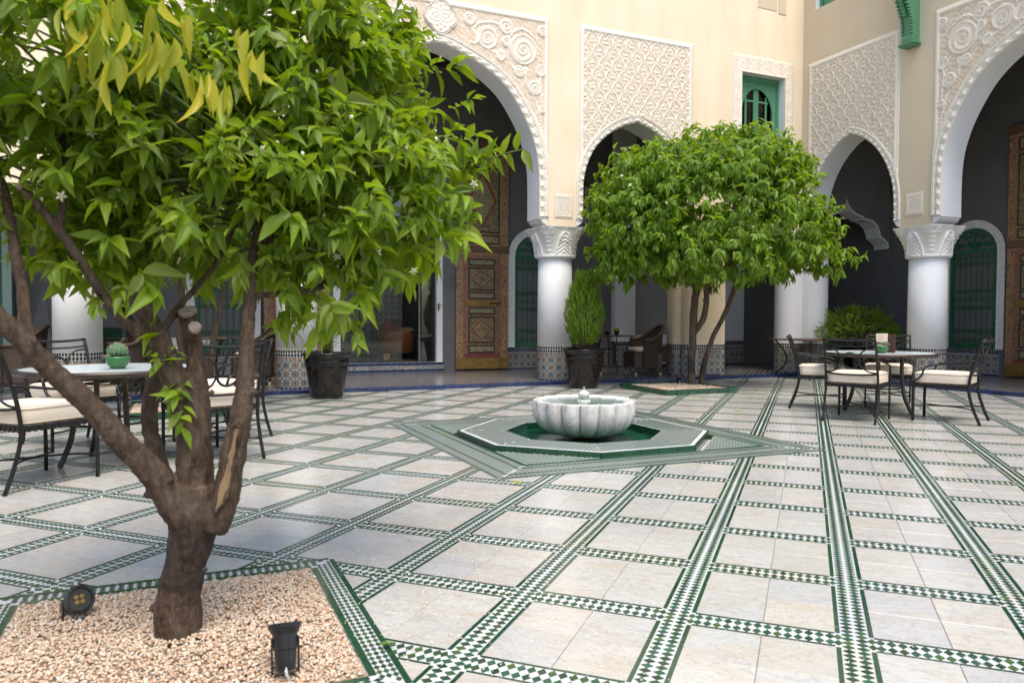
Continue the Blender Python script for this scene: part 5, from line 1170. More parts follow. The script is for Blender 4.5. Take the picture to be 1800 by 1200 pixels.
# cactus, succulent, menu
def pot_green(parent, r_=.07, h=.11): MB().lathe([(.001, .002), (r_*.55, .0), (r_*.6, .008), (r_*.85, .03), (r_, h*.5), (r_*1.02, h*.8), (r_, h), (r_*.93, h), (r_*.9, h*.8), (.001, h*.78)], 32, cap=False).build('pot', mt['potgreen'], parent, smooth=True)
k = thing('potted_cactus', 'round spiny cactus in a small green pot on the left garden table', 'potted cactus', PW(207, 642, 5.62)); k.location.z = .7065; pot_green(k, .082, .092)
cb_ = MB().lathe([(.02, .085), (.058, .10), (.066, .125), (.06, .155), (.04, .178), (.001, .186)], 64, mod=lambda a, z, i: 1+.07*math.cos(13*a), cap=False).build('cactus_body', mt['cactus'], k, smooth=True)
m = MB()
for a in range(13):
    for z, r_ in ((.10, .060), (.113, .068), (.126, .070), (.14, .068), (.153, .064), (.166, .053), (.176, .04), (.183, .02)):
        th = 2*PI*a/13
        for q in range(6):
            d = Vector((math.cos(th), math.sin(th), random.uniform(-.4, 1.0)))+Vector([random.gauss(0, .55) for _ in range(3)]); p = Vector((r_*math.cos(th), r_*math.sin(th), z)); d = d.normalized()*random.uniform(.012, .022); n = d.cross(Vector((0, 0, 1))).normalized()*.0009
            m.add([p-n, p+n, p+d], [(0, 1, 2)])
o = m.build('spines', mt['spine'], cb_, recalc=False); tag(o, kind='stuff')
k = thing('potted_succulent', 'grey green succulent in a low green pot on the right garden table', 'potted succulent', PW(1549, 616, 8.72)); k.location.z = .7065; pot_green(k, .075, .085)
m = MB()
for q in range(26):
    a, r_ = random.uniform(0, 2*PI), .075*math.sqrt(random.random()); c = Vector((r_*math.cos(a), r_*math.sin(a), .085+random.uniform(0, .03)))
    for j in range(9):
        b = j*2.4; d = Vector((math.cos(b)*.8, math.sin(b)*.8, .55+.03*j)).normalized(); s_ = Vector((-d.y, d.x, 0)).normalized()*.006; m.add([c, c+d*.014-s_, c+d*.028, c+d*.014+s_, c+d*.015+Vector((0, 0, .005))], [(0, 1, 4), (1, 2, 4), (2, 3, 4), (3, 0, 4)])
o = m.build('rosettes', mt['succ'], k, recalc=False); tag(o, kind='stuff')
k = thing('menu_holder', 'upright maroon menu board with a cream card standing on the right table', 'menu', PW(1560, 614, 8.85), .2); k.location.z = .7065
MB().bb(.035, .052, -.07, .07, 0, .215).build('board', mt['maroon'], k, bevel=.003); pp = MB().bb(-.125, .03, .035, .038, .03, .222).build('menu_card', mt['paper'], k); m = MB()
for q in range(5): m.bb(-.105, -.02-.008*(q % 3), .0345, .0348, .19-q*.022, .194-q*.022)
m.build('printed_line', mt['maroon'], pp); MB().tube([(.052, .0, .20), (.075, .0, .205), (.078, 0, .17)], .007, 6).build('pen_loop', mt['paper'], k)
# big glazed pots
def big_pot(label, u_xy, s_=1.0, group='glossy black planters'):
    k = thing('planter', label, 'planter', (u_xy[0], u_xy[1], .001), 0, group)
    MB().lathe([(.20*s_, .0), (.215*s_, .006), (.222*s_, .03), (.25*s_, .20), (.277*s_, .36), (.29*s_, .44), (.288*s_, .452), (.298*s_, .458), (.300*s_, .47), (.296*s_, .482), (.305*s_, .488), (.305*s_, .498), (.298*s_, .506), (.322*s_, .57), (.338*s_, .588), (.345*s_, .60), (.338*s_, .612), (.315*s_, .612), (.30*s_, .59), (.28*s_, .56)], 56, cap=False).build('pot', mt['potblack'], k, smooth=True)
    MB().lathe([(.001, .56), (.29*s_, .565)], 32, cap=False).build('soil', mt['soil'], k); return k
PL, PA = (-2.52, 10.32), (1.13, 11.92)
big_pot('glossy black planter in front of the left column with a sparse shrub', PL, .98); big_pot('glossy black planter in front of the middle column with a dense cypress', PA, 1.0)
def scatter_leaf(n, fn, shape, size):
    """small flat leaves: fn()->(pos, dir). returns V,F arrays (one quad each, bent)"""
    V = []; F = []
    for i in range(n):
        p, d, L, wd = fn(); d = d.normalized(); s_ = d.cross(Vector((random.gauss(0, 1), random.gauss(0, 1), random.gauss(0, 1)))).normalized()*wd; o = len(V); V += [p, p+d*L*.45+s_, p+d*L, p+d*L*.45-s_]; F.append((o, o+1, o+2, o+3))
    return V, F
def cypress():
    k = thing('potted_cypress', 'dense bright green cypress shrub growing in the middle black planter', 'shrub', (PA[0], PA[1], .56))
    V = []; F = []
    for s_ in range(980):
        h = random.random()**.9; a = random.uniform(0, 2*PI); R_ = .30*(math.sin(PI*min(1, (h*.80+.14)))**.75)*(1-.35*h)*1.12; r_ = R_*(random.uniform(.25, 1)**.5); z = .10+h*1.10
        p = Vector((r_*math.cos(a), r_*math.sin(a), z)); ln = random.uniform(.09, .17)
        ax = Vector((math.cos(a)*.42, math.sin(a)*.42, 1)).normalized()
        for j in range(30):
            t = random.random(); q = p+ax*ln*t; b = random.uniform(0, 2*PI); d = (ax*1.0+Vector((math.cos(b), math.sin(b), random.gauss(0, .3)))*.9).normalized(); L = .030*(1.15-t); sd_ = d.cross(Vector((random.gauss(0, 1), random.gauss(0, 1), .2))).normalized()*.0072; o = len(V)
            V += [q, q+d*L*.5+sd_, q+d*L, q+d*L*.5-sd_]; F.append((o, o+1, o+2, o+3))
    fast_mesh('foliage', [tuple(v) for v in V], F, mt['leafC'], k)
    for q in range(5): a = q*1.3; MB().tube([(.03*math.cos(a), .03*math.sin(a), -.02), (.05*math.cos(a), .05*math.sin(a), .2), (.08*math.cos(a), .08*math.sin(a), .55)], [.014, .010, .005], 6).build('stem', mt['bark'], k, smooth=True)
cypress()
def shrub_sparse():
    k = thing('potted_shrub', 'sparse feathery shrub in the left black planter', 'shrub', (PL[0], PL[1], .55)); V = []; F = []
    for q in range(9):
        a = q*.7; m = MB(); top = Vector((.16*math.cos(a), .16*math.sin(a), random.uniform(.45, .75))); m.tube([(.03*math.cos(a), .03*math.sin(a), 0), tuple(top*.5+Vector((0, 0, .05))), tuple(top)], [.010, .006, .003], 5); m.build('stem', mt['bark'], k, smooth=True)
        for j in range(330):
            t = random.uniform(.25, 1.1); p = top*t+Vector([random.gauss(0, .045) for _ in range(3)]); d = Vector((random.gauss(0, 1), random.gauss(0, 1), random.gauss(.7, .8))).normalized(); L = .028; sd_ = d.cross(Vector((random.gauss(0, 1), 1, .2))).normalized()*.004; o = len(V); V += [p, p+d*L*.5+sd_, p+d*L, p+d*L*.5-sd_]; F.append((o, o+1, o+2, o+3))
    fast_mesh('foliage', [tuple(v) for v in V], F, mt['leafbush'], k)
shrub_sparse()
def bush():
    b0 = BW(11.9, 10.62, PZ); k = thing('box_bush', 'broad leafy green bush in the gallery between the white pier and right column', 'bush', b0)
    MB().lathe([(.2, 0), (.3, .5), (.32, .52), (.28, .52), (.001, .5)], 32, cap=False).build('pot', mt['potblack'], k, smooth=True); V = []; F = []
    for s_ in range(620):
        a = random.uniform(0, 2*PI); el = math.asin(random.uniform(-.25, 1)); r_ = random.uniform(.55, 1.0)**.6; p = Vector((.72*r_*math.cos(a)*math.cos(el), .60*r_*math.sin(a)*math.cos(el), .70+.50*r_*math.sin(el)+.05*math.sin(a*5))); ax = (p-Vector((0, 0, .45))+Vector([random.gauss(0, .25) for _ in range(3)])).normalized(); ln = random.uniform(.08, .20)
        for j in range(16):
            t = j/15; q = p+ax*ln*t; b = j*2.4; d = (ax*.6+Vector((math.cos(b), math.sin(b), .2))).normalized(); L = .034; sd_ = d.cross(ax+Vector((.1, .2, .1))).normalized()*.011; o = len(V); V += [q, q+d*L*.5+sd_, q+d*L, q+d*L*.5-sd_]; F.append((o, o+1, o+2, o+3))
    fast_mesh('foliage', [tuple(v) for v in V], F, mt['leafbush'], k)
    for q in range(8): a = q*.8; MB().tube([(0, 0, .5), (.35*math.cos(a), .3*math.sin(a), .8), (.6*math.cos(a), .5*math.sin(a), 1.05)], [.012, .008, .004], 5).build('branch', mt['bark'], k, smooth=True)
bush()
# ground spotlights
def spot(label, loc, rz, tilt, group='black garden spotlights'):
    k = thing('garden_spotlight', label, 'spotlight', loc, rz, group); k.scale = (.9, .9, .9)
    rot = (tilt, 0, 0); c = (0, 0, .095)
    b = MB().lathe([(.012, -.085), (.030, -.082), (.034, -.06), (.036, -.02), (.039, -.018), (.041, .03), (.052, .048), (.055, .05), (.056, .064), (.045, .066), (.043, .058), (.001, .056)], 36, cap=False).build('lamp_housing', mt['plastic'], k, smooth=False, loc=c, rot=rot)
    MB().lathe([(.001, .0565), (.0425, .0585)], 32, cap=False).build('lens', mt['lens'], b)
    sw = MB().lathe([(.001, .064), (.004, .064), (.004, .0665), (.001, .067)], 8).build('screw', mt['bronze'], b)
    for q in range(8): a = q*PI/4; o = sw if q == 0 else obj('screw', sw.data, b); o.location = (.0495*math.cos(a), .0495*math.sin(a), 0)
    lc = MB().lathe([(.001, .0585), (.009, .0585), (.009, .061), (.001, .0615)], 12).build('led_chip', mt['brass'], b)
    for q, (dx, dy) in enumerate(((-.01, .01), (.01, .01), (-.01, -.01), (.01, -.01))): o = lc if q == 0 else obj('led_chip', lc.data, b); o.location = (dx, dy, 0)
    for sx in (-1, 1): MB().bb(sx*.043-.003, sx*.043+.003, -.009, .009, -.01, .115).build('bracket_arm', mt['plastic'], k)
    MB().bb(-.046, .046, -.009, .009, -.012, -.006).build('bracket_base', mt['plastic'], k)
    MB().tube(sinterp([(0, -.05, .05), (0, -.06, .02), (.01, -.05, -.01)], 4), .005, 6).build('cable', mt['greypl'], k); return k
v = GW(*BEDF)
spot('black garden spotlight lying in the gravel left of the nearest trunk, lens to the camera', (-1.57, 2.70, -.018), .85, 1.15)
spot('black garden spotlight standing upright in the gravel right of the nearest trunk', (-.685, 2.275, .018), .35, -.42)
spot('small black spotlight in the far gravel bed against the orange trunk', (2.66, 12.05, .055), 0, .5)
# wicker chairs and small tables in the gallery
def wicker_chair(label, loc, rz, group='brown wicker armchairs in the gallery'):
    k = thing('wicker_armchair', label, 'armchair', loc, rz, group); n = 40
    sh_ = MB(); UVs = []
    def ringp(t, q):      # t 0..1 around the shell from front left round the back to front right, q 0 bottom..1 top
        a = -PI*.12+t*PI*1.24; back = math.sin(max(0, min(PI, a)))**1.6 if 0 < a < PI else 0
        top = .64+.26*back; z = .12+(top-.12)*q; fl = 1+.22*max(0, q-.35)**1.3; wx, wy = .31*fl, .32*fl
        return Vector((-wx*math.cos(a), -wy*math.sin(a)+.02, z))
    rows = 18
    for j in range(rows+1):
        for i in range(n+1): sh_.v.append(tuple(ringp(i/n, j/rows)))
    for j in range(rows):
        for i in range(n): o = j*(n+1)+i; sh_.f.append((o, o+1, o+n+2, o+n+1)); sh_.m.append(0)
    s_ = sh_.build('wicker_shell', mt['wicker'], k, smooth=True, recalc=False)
    me = s_.data; uv = me.uv_layers.new(name='UVMap'); N1 = n+1
    for lp in me.loops: i, j = lp.vertex_index % N1, lp.vertex_index//N1; uv.data[lp.index].uv = (i/n*26, j/rows*22)
    sm_ = s_.modifiers.new('Solid', 'SOLIDIFY'); sm_.thickness = .03; sm_.offset = 0
    MB().tube([ringp(i/24, 1.0) for i in range(25)], .03, 8).build('rolled_rim', mt['wicker'], k, smooth=True)
    MB().bb(-.28, .28, -.24, .30, .14, .40).build('seat_base', mt['wicker'], k)
    MB().lathe([(.001, .40), (.22, .405), (.255, .43), (.258, .46), (.23, .49), (.1, .505), (.001, .505)], 32, cap=False, mod=lambda a, z, i: (abs(math.cos(a))**5+abs(math.sin(a))**5)**(-.2)).build('seat_cushion', mt['cushion'], k, smooth=True)
    for x in (-.25, .25):
        for y in (-.22, .26): lg = MB().tube([(x, y, 0), (x, y, .15)], .017, 8).build('leg', mt['wicker'], k); MB().lathe([(.018, 0), (.0185, .04), (.018, .042)], 10, (x, y, 0)).build('leg_cap', mt['cushion'], lg)
    return k
def d_(a): return a
W1 = wicker_chair('wicker armchair right of the small table beside the middle planter', BW(7.95, 11.95, PZ), AL+PI/2-.2)
def wplace(label, u, w_, rz): c = copy_tree(W1); c['label'] = label; c.location = BW(u, w_, PZ); c.rotation_euler = (0, 0, rz); return c
wplace('wicker armchair hidden behind the potted cypress left of the small table', 6.75, 12.2, AL-PI/2+.3)
wplace('wicker armchair in the left gallery right of the bare grafted stem', 1.05, 12.3, AL+PI/2)
wplace('wicker armchair in the left gallery seen between the forked trunks', -.35, 12.35, AL-PI/2)
wplace('wicker armchair behind the cactus on the left table', -.70, 11.9, AL+PI/2+.3)
wplace('wicker armchair at the far left behind the garden chair backs', -2.0, 12.2, AL+PI/2)
def cafe_table(label, loc, rz, h=.70, a=.32, group='small brown cafe tables'):
    t = thing('cafe_table', label, 'table', loc, rz, group)
    MB().bb(-a, a, -a, a, h, h+.022).build('table_top', mt['dwood'], t, bevel=.004)
    for x in (-1, 1):
        for y in (-1, 1): MB().tube(sinterp([(x*a*.8, y*a*.8, h), (x*a*.55, y*a*.55, h*.6), (x*a*.6, y*a*.6, h*.3), (x*a*.9, y*a*.9, 0)], 4), .010, 6).build('leg', mt['iron'], t)
    return t
T1 = cafe_table('small square brown table between the wicker chairs behind the planter', BW(7.32, 12.05, PZ), AL)
c = copy_tree(T1); c['label'] = 'small square brown table at the far left in the gallery'; c.location = BW(-2.5, 11.75, PZ)
c = copy_tree(T1); c['label'] = 'small square brown table between wicker chairs in the left gallery'; c.location = BW(.35, 12.3, PZ)
c = copy_tree(T1); c['label'] = 'thin topped brown table with curved iron legs before the corner pier'; c.location = (5.55, 14.1, .001); c.scale = (1.7, 1.7, 1)
for nm, lab, du in (('small_pot', 'tiny black pot with a round cactus on the square wicker side table', .06), ('small_pot', 'squat black ashtray pot left of the cactus on the small square table', -.14)):
    k = thing(nm, lab, 'pot', BW(7.32+du, 12.0, PZ+.722)); MB().lathe([(.03, 0), (.045, .05), (.055, .07), (.045, .075), (.001, .07)], 20, cap=False).build('pot', mt['potblack'], k, smooth=True)
    if du > 0: MB().lathe([(.02, .06), (.042, .085), (.04, .12), (.02, .14), (.001, .145)], 26, mod=lambda a, z, i: 1+.08*math.cos(9*a), cap=False).build('cactus_body', mt['leafbush'], k, smooth=True)
# ------------------------------------------------------------------ trees
def leaf_template(fold=.16, droop=.22, twist=0):
    ts = [0, .14, .34, .56, .78, 1.0]; hw = [0, .30, .50, .44, .22, 0]; V = [(0, 0, 0)]; F = []
    for t, h in list(zip(ts, hw))[1:-1]:
        z = -droop*t*t
        for sy in (-1, 0, 1): V.append((t, sy*h, z+(fold*h if sy else 0)+twist*sy*h*t))
    V.append((1.0, 0, -droop)); n = len(ts)-2
    F += [(0, 2, 1), (0, 3, 2)]
    for i in range(n-1):
        a = 1+3*i; b = a+3; F += [(a, a+1, b+1), (a, b+1, b), (a+1, a+2, b+2), (a+1, b+2, b+1)]
    a = 1+3*(n-1); F += [(a, a+1, len(V)-1), (a+1, a+2, len(V)-1)]; return np.array(V, float), np.array(F)
TPL = [leaf_template(.22, .18), leaf_template(.35, .38, .15), leaf_template(.15, .05, -.25), leaf_template(.45, .50, .3)]
def norm(a): return a/np.maximum(np.linalg.norm(a, axis=-1, keepdims=True), 1e-9)
def sprigs(C, A, n, L0, wr, droop, spread=1.0, slen=.10):
    """C,A: (S,3) sprig bases and axes -> leaf arrays P,X,Y,Z,L,W"""
    S = len(C); A = norm(A); ref = norm(RNG.normal(size=(S, 3))); e1 = norm(ref-(ref*A).sum(1, keepdims=True)*A); e2 = np.cross(A, e1)
    j = np.arange(n)[None]; ph = j*2.39996+RNG.uniform(0, 6.28, (S, 1))+RNG.normal(0, .25, (S, n)); t = (j+.3)/n+RNG.normal(0, .04, (S, n))
    th = (1.35-.85*t)*spread+RNG.normal(0, .28, (S, n)); sl = RNG.uniform(.7, 1.3, (S, 1))*slen
    rad = e1[:, None]*np.cos(ph)[..., None]+e2[:, None]*np.sin(ph)[..., None]
    D = A[:, None]*np.cos(th)[..., None]+rad*np.sin(th)[..., None]; D = D+np.array([0, 0, -1])*(droop*RNG.uniform(.5, 1.3, (S, n)))[..., None]; D = norm(D)
    P = C[:, None]+A[:, None]*(t*sl)[..., None]; hint = A[:, None]*.6+np.array([0, 0, .9])+RNG.normal(0, .25, (S, n, 3))
    Z = norm(hint-(hint*D).sum(-1, keepdims=True)*D); Y = np.cross(Z, D); L = L0*RNG.uniform(.65, 1.2, (S, 1))*RNG.uniform(.55, 1.15, (S, n))*(1-.25*np.clip(t, 0, 1)**3)
    W = wr*RNG.uniform(.85, 1.15, (S, n)); r = lambda a: a.reshape(-1, *a.shape[2:])
    return [r(P), r(D), r(Y), r(Z), r(L), r(W)]
def foliage(name, parent, LV, mat, nind, org, ind_ok=None, leafname='leaf'):
    P, X, Y, Z, L, W = LV; N_ = len(P); dist = np.linalg.norm(P-np.array([0, 0, CAMH]), axis=1); idx = np.array([], int)
    if nind:
        ok = np.array([inview(p, -10) for p in P]); cand = np.where(ok)[0]; idx = cand[np.argsort(dist[cand])][:nind]
    msk = np.ones(N_, bool); msk[idx] = False; tpl = RNG.randint(0, 4, N_); Vs = []; Fs = []; o = 0
    for k in range(4):
        q = np.where(msk & (tpl == k))[0]; TV, TF = TPL[k]
        V = P[q, None]+L[q, None, None]*(X[q, None]*TV[None, :, :1]+Y[q, None]*TV[None, :, 1:2]*W[q, None, None]+Z[q, None]*TV[None, :, 2:3])
        Vs.append((V-np.array(org)).reshape(-1, 3)); Fs.append((TF[None]+(np.arange(len(q))*len(TV))[:, None, None]).reshape(-1, 3)+o); o += len(q)*len(TV)
    fast_mesh(name, np.concatenate(Vs), np.concatenate(Fs), mat, parent, smooth=True)
    mes = []
    for k in range(4):
        me = bpy.data.meshes.new(leafname); me.from_pydata([tuple(v) for v in TPL[k][0]], [], [tuple(int(i) for i in f) for f in TPL[k][1]]); me.materials.append(mat); me.polygons.foreach_set('use_smooth', [True]*len(me.polygons)); me.update(); mes.append(me)
    for i in idx:
        o_ = obj(leafname, mes[tpl[i]], parent); M = Matrix.Identity(4)
        for c, vec, s_ in ((0, X[i], L[i]), (1, Y[i], L[i]*W[i]), (2, Z[i], L[i])):
            for r_ in range(3): M[r_][c] = vec[r_]*s_
        for r_ in range(3): M[r_][3] = P[i][r_]-org[r_]
        o_.matrix_basis = M
def lobes_points(lobes, n, shell=.62):
    """points on and just inside the outer skin of a union of ellipsoids (centre, radii)"""
    C = np.array([l[0] for l in lobes]); Rd = np.array([l[1] for l in lobes]); wts = Rd[:, 0]*Rd[:, 2]+Rd[:, 1]*Rd[:, 2]; wts = wts/wts.sum(); P = []; Dn = []
    while len(P) < n:
        k = RNG.choice(len(lobes), p=wts); d = norm(RNG.normal(size=3)); r = RNG.uniform(shell, 1.03); p = C[k]+Rd[k]*d*r
        q = np.sqrt((((p-C)/Rd)**2).sum(1)); 
        if np.any(np.delete(q, k) < shell*.9): continue
        P.append(p); Dn.append(norm(d/Rd[k]))
    return np.array(P), np.array(Dn)
def blossoms(name, parent, P, org, size=.016):
    m = MB()
    for p in P:
        ax = Vector(np.random.normal(size=3)).normalized(); ax.z = abs(ax.z); e = ax.orthogonal().normalized(); f = ax.cross(e); c = Vector(p)-Vector(org)
        if random.random() < .45:
            for q in range(5):
                a = q*2*PI/5; d = e*math.cos(a)+f*math.sin(a); t = e*math.cos(a+PI/2)+f*math.sin(a+PI/2); s_ = size
                m.add([c, c+d*s_*.5+t*s_*.24+ax*s_*.2, c+d*s_+ax*s_*.15, c+d*s_*.5-t*s_*.24+ax*s_*.2], [(0, 1, 2, 3)], 0)
            m.add([c+ax*.004+e*.003, c+ax*.004-e*.003+f*.002, c+ax*.011], [(0, 1, 2)], 1)
        else:
            s_ = size*.36; n = 8; o = [c-ax*s_*1.3, c+ax*s_*1.4]+[c+(e*math.cos(b)+f*math.sin(b))*s_ for b in np.linspace(0, 2*PI, 7)[:-1]]
            m.add(o, [(0, 2+(i+1) % 6, 2+i) for i in range(6)]+[(1, 2+i, 2+(i+1) % 6) for i in range(6)], 0)
    o = m.build(name, [mt['petal'], mt['stamen']], parent, recalc=False); tag(o, kind='stuff')
def limb(mb, pts, seg=10, wob=.0):
    """pts: (x,y,z,r)"""
    q = sinterp(pts, 6); P_ = []; R_ = []
    for i, (x, y, z, r_) in enumerate(q): P_.append((x+random.gauss(0, wob*r_), y+random.gauss(0, wob*r_), z)); R_.append(max(.002, r_*(1+.03*math.sin(i*.9+pts[0][0]*50))))
    mb.tube(P_, R_, seg)
def pxl(pts, org):    # (px,py,depth,radius px) -> local coords with radius in metres
    out = []
    for px_, py_, Y, r_ in pts: v = PW(px_, py_, Y)-Vector(org); out.append((v.x, v.y, v.z, r_*Y/1334.19*.83))
    return out
# ---- the nearest orange tree
OF = Vector((-1.115, 2.54, 0)); tf = thing('orange_tree', 'nearest orange tree with forked brown trunk filling the left of the picture', 'tree', OF)
m = MB()
limb(m, pxl([(318, 1150, 2.54, 52), (314, 1105, 2.54, 49), (314, 1050, 2.53, 46), (324, 1000, 2.52, 42), (336, 950, 2.52, 46), (342, 900, 2.52, 54), (344, 850, 2.52, 44)], OF), 20)
limb(m, pxl([(338, 930, 2.50, 34), (305, 885, 2.48, 33), (272, 835, 2.45, 29), (218, 780, 2.40, 26), (158, 712, 2.34, 24), (95, 655, 2.28, 22), (40, 600, 2.22, 21), (0, 560, 2.18, 20), (-25, 535, 2.15, 19)], OF), 14)
limb(m, pxl([(52, 612, 2.24, 18), (44, 570, 2.25, 15), (42, 520, 2.27, 13), (30, 460, 2.30, 12), (20, 400, 2.34, 11), (6, 330, 2.38, 9)], OF), 10)
limb(m, pxl([(300, 885, 2.55, 22), (285, 830, 2.60, 19), (270, 780, 2.64, 17), (262, 735, 2.66, 17), (268, 690, 2.68, 18), (280, 650, 2.70, 15), (262, 610, 2.70, 10), (232, 565, 2.70, 7), (205, 530, 2.70, 6)], OF), 12)
limb(m, pxl([(344, 880, 2.52, 40), (342, 800, 2.52, 37), (334, 730, 2.52, 34), (308, 672, 2.50, 27), (288, 615, 2.48, 23), (268, 570, 2.46, 20), (248, 535, 2.45, 18), (240, 515, 2.45, 15)], OF), 16)
limb(m, pxl([(262, 560, 2.46, 13), (272, 525, 2.48, 11), (262, 505, 2.48, 9)], OF), 8)
limb(m, pxl([(282, 590, 2.5, 9), (310, 545, 2.55, 8), (345, 505, 2.6, 7), (385, 455, 2.66, 6), (420, 380, 2.7, 5)], OF), 8)
limb(m, pxl([(250, 590, 2.44, 13), (215, 560, 2.42, 11), (175, 510, 2.38, 10), (140, 455, 2.35, 10), (105, 405, 2.33, 11), (70, 365, 2.31, 9), (32, 328, 2.28, 7)], OF), 10)
limb(m, pxl([(105, 400, 2.33, 8), (112, 350, 2.36, 7), (120, 300, 2.4, 6), (108, 240, 2.44, 5)], OF), 8)
limb(m, pxl([(350, 770, 2.52, 26), (350, 700, 2.54, 22), (346, 650, 2.55, 20), (338, 600, 2.56, 20), (328, 548, 2.57, 18)], OF), 12)
limb(m, pxl([(338, 595, 2.54, 13), (342, 585, 2.50, 12), (343, 578, 2.48, 11)], OF), 10)
limb(m, pxl([(375, 930, 2.50, 30), (396, 880, 2.50, 28), (404, 830, 2.49, 27), (414, 780, 2.49, 26), (426, 715, 2.49, 22), (432, 660, 2.50, 18), (434, 600, 2.52, 15), (438, 540, 2.55, 14), (441, 490, 2.58, 12), (448, 430, 2.62, 10), (465, 360, 2.66, 8), (500, 280, 2.75, 6), (540, 200, 2.8, 4)], OF), 14)
limb(m, pxl([(438, 525, 2.56, 8), (470, 518, 2.6, 7), (510, 515, 2.66, 7), (560, 505, 2.72, 6), (620, 450, 2.8, 4), (700, 380, 2.9, 3)], OF), 8)
for px_, py_, Y, r_ in ((270, 1068, 2.50, 12), (238, 808, 2.42, 9), (275, 850, 2.43, 12), (262, 868, 2.44, 13), (228, 700, 2.38, 7), (448, 690, 2.48, 9), (410, 745, 2.47, 10), (336, 940, 2.47, 9), (360, 1000, 2.47, 8), (180, 735, 2.36, 8), (297, 843, 2.44, 11), (452, 660, 2.5, 6), (60, 600, 2.2, 9), (372, 690, 2.5, 8)):
    v = PW(px_, py_, Y)-OF; s_ = r_*Y/1334*.68; m.lathe([(s_*.2, -s_), (s_*.9, -s_*.5), (s_*1.1, 0), (s_*.8, s_*.6), (s_*.2, s_)], 8, v)
tr = m.build('trunk', mt['bark'], tf, smooth=True)
rmod = tr.modifiers.new('Blend', 'REMESH'); rmod.mode = 'VOXEL'; rmod.voxel_size = .0065; rmod.use_smooth_shade = True
tx_ = bpy.data.textures.new('bark_relief', 'CLOUDS'); tx_.noise_scale = .022; tx_.noise_depth = 4
dm = tr.modifiers.new('Relief', 'DISPLACE'); dm.texture = tx_; dm.strength = .010; dm.mid_level = .5
for px_, py_, Y, r_, dn in ((328, 545, 2.55, 19, (0, -.55, .85)), (342, 575, 2.462, 13, (.1, -1, .2)), (238, 512, 2.45, 12, (-.2, -.5, .8)), (32, 325, 2.27, 7, (-.7, -.5, .5)), (-25, 532, 2.14, 17, (-.8, -.4, .4))):
    v = PW(px_, py_, Y)-OF; s_ = r_*Y/1334*.80; q = Vector(dn).normalized().to_track_quat('Z', 'Y').to_euler()
    MB().lathe([(s_*1.0, -.012), (s_*1.05, .0), (s_*.8, .004), (s_*.3, .003), (.0005, .004)], 18, mod=lambda a, z, i: 1+.06*math.sin(3*a)+.04*math.sin(7*a)).build('cut_stub', mt['cutwood'], tf, loc=v, rot=q)
# stripped bare wood along the right limb
m = MB(); rows = [(420, 742, 3), (424, 750, 9), (420, 770, 13), (414, 795, 14), (409, 822, 13), (402, 850, 14), (394, 876, 10), (388, 892, 3)]
for px_, py_, r_ in rows:
    for k in range(7):
        a = -1+k/3; b = PW(px_+a*r_*(.62+.2*math.sin(py_*.21)), py_, 2.49)-OF; m.v.append((b.x, b.y-.0395*math.sqrt(max(0, 1-(a*r_/25)**2))-.003, b.z))
for i in range(len(rows)-1):
    for k in range(6): m.f.append((i*7+k, i*7+k+1, (i+1)*7+k+1, (i+1)*7+k)); m.m.append(0)
bwd = m.build('bare_wood', mt['barewood'], tf, smooth=True, recalc=False)
ol = [m.v[i*7] for i in range(len(rows))]+[m.v[i*7+6] for i in reversed(range(len(rows)))]
MB().tube([(a+random.gauss(0, .0015), b-.001, c) for a, b, c in sinterp(ol+[ol[0]], 5)][:-1], [.0055+.002*math.sin(i*.7) for i in range(80)], 6, closed=True).build('healed_lip', mt['bark'], tf, smooth=True)
def lob(px_, py_, Y, rx, ry, rd): v = PW(px_, py_, Y); k = Y/1334.19; return ((v.x, v.y, v.z), (rx*k, rd, ry*k))
LF = [lob(545, 195, 3.05, 200, 200, .55), lob(630, 335, 3.0, 180, 135, .50), lob(350, 340, 2.78, 280, 120, .50), lob(70, 270, 2.55, 220, 135, .45), lob(70, 70, 2.45, 235, 140, .42), lob(330, 215, 2.75, 220, 100, .40),
      lob(570, 440, 2.80, 105, 65, .26), lob(195, 415, 2.62, 100, 50, .25), lob(525, 15, 3.0, 160, 110, .40), lob(400, 415, 2.75, 160, 50, .3)]
P_, D_ = lobes_points(LF, 1420, .56)
A_ = D_*.8+np.array([0, -.1, .25])+RNG.normal(0, .38, P_.shape)
ex = [(520, 540, 2.72), (560, 545, 2.70), (600, 530, 2.72), (640, 505, 2.75), (490, 545, 2.72), (575, 520, 2.62), (620, 560, 2.75), (180, 520, 2.42), (215, 500, 2.38), (245, 470, 2.42), (160, 455, 2.40), (120, 470, 2.45), (735, 440, 2.9), (770, 420, 2.9), (700, 480, 2.9), (790, 330, 3.0), (800, 250, 3.0), (815, 285, 3.0), (835, 278, 3.0), (790, 190, 3.05), (770, 130, 3.05), (720, 70, 3.05), (300, 640, 2.50), (320, 665, 2.50), (310, 620, 2.5), (325, 690, 2.49)]
PE = np.array([tuple(PW(*e)) for e in ex]); AE = np.array([(.15, -.3, -.5)]*10+[(-.2, -.6, -.1)]*2+[(.7, -.2, -.1)]*3+[(.9, -.1, .35)]*7+[(-.1, -.7, .1), (.2, -.6, -.4), (-.3, -.5, .5), (.2, -.5, -.8)])+RNG.normal(0, .1, (len(ex), 3))
L1 = sprigs(np.concatenate([P_, PE]), np.concatenate([A_, AE]), 9, .108, .35, .45)
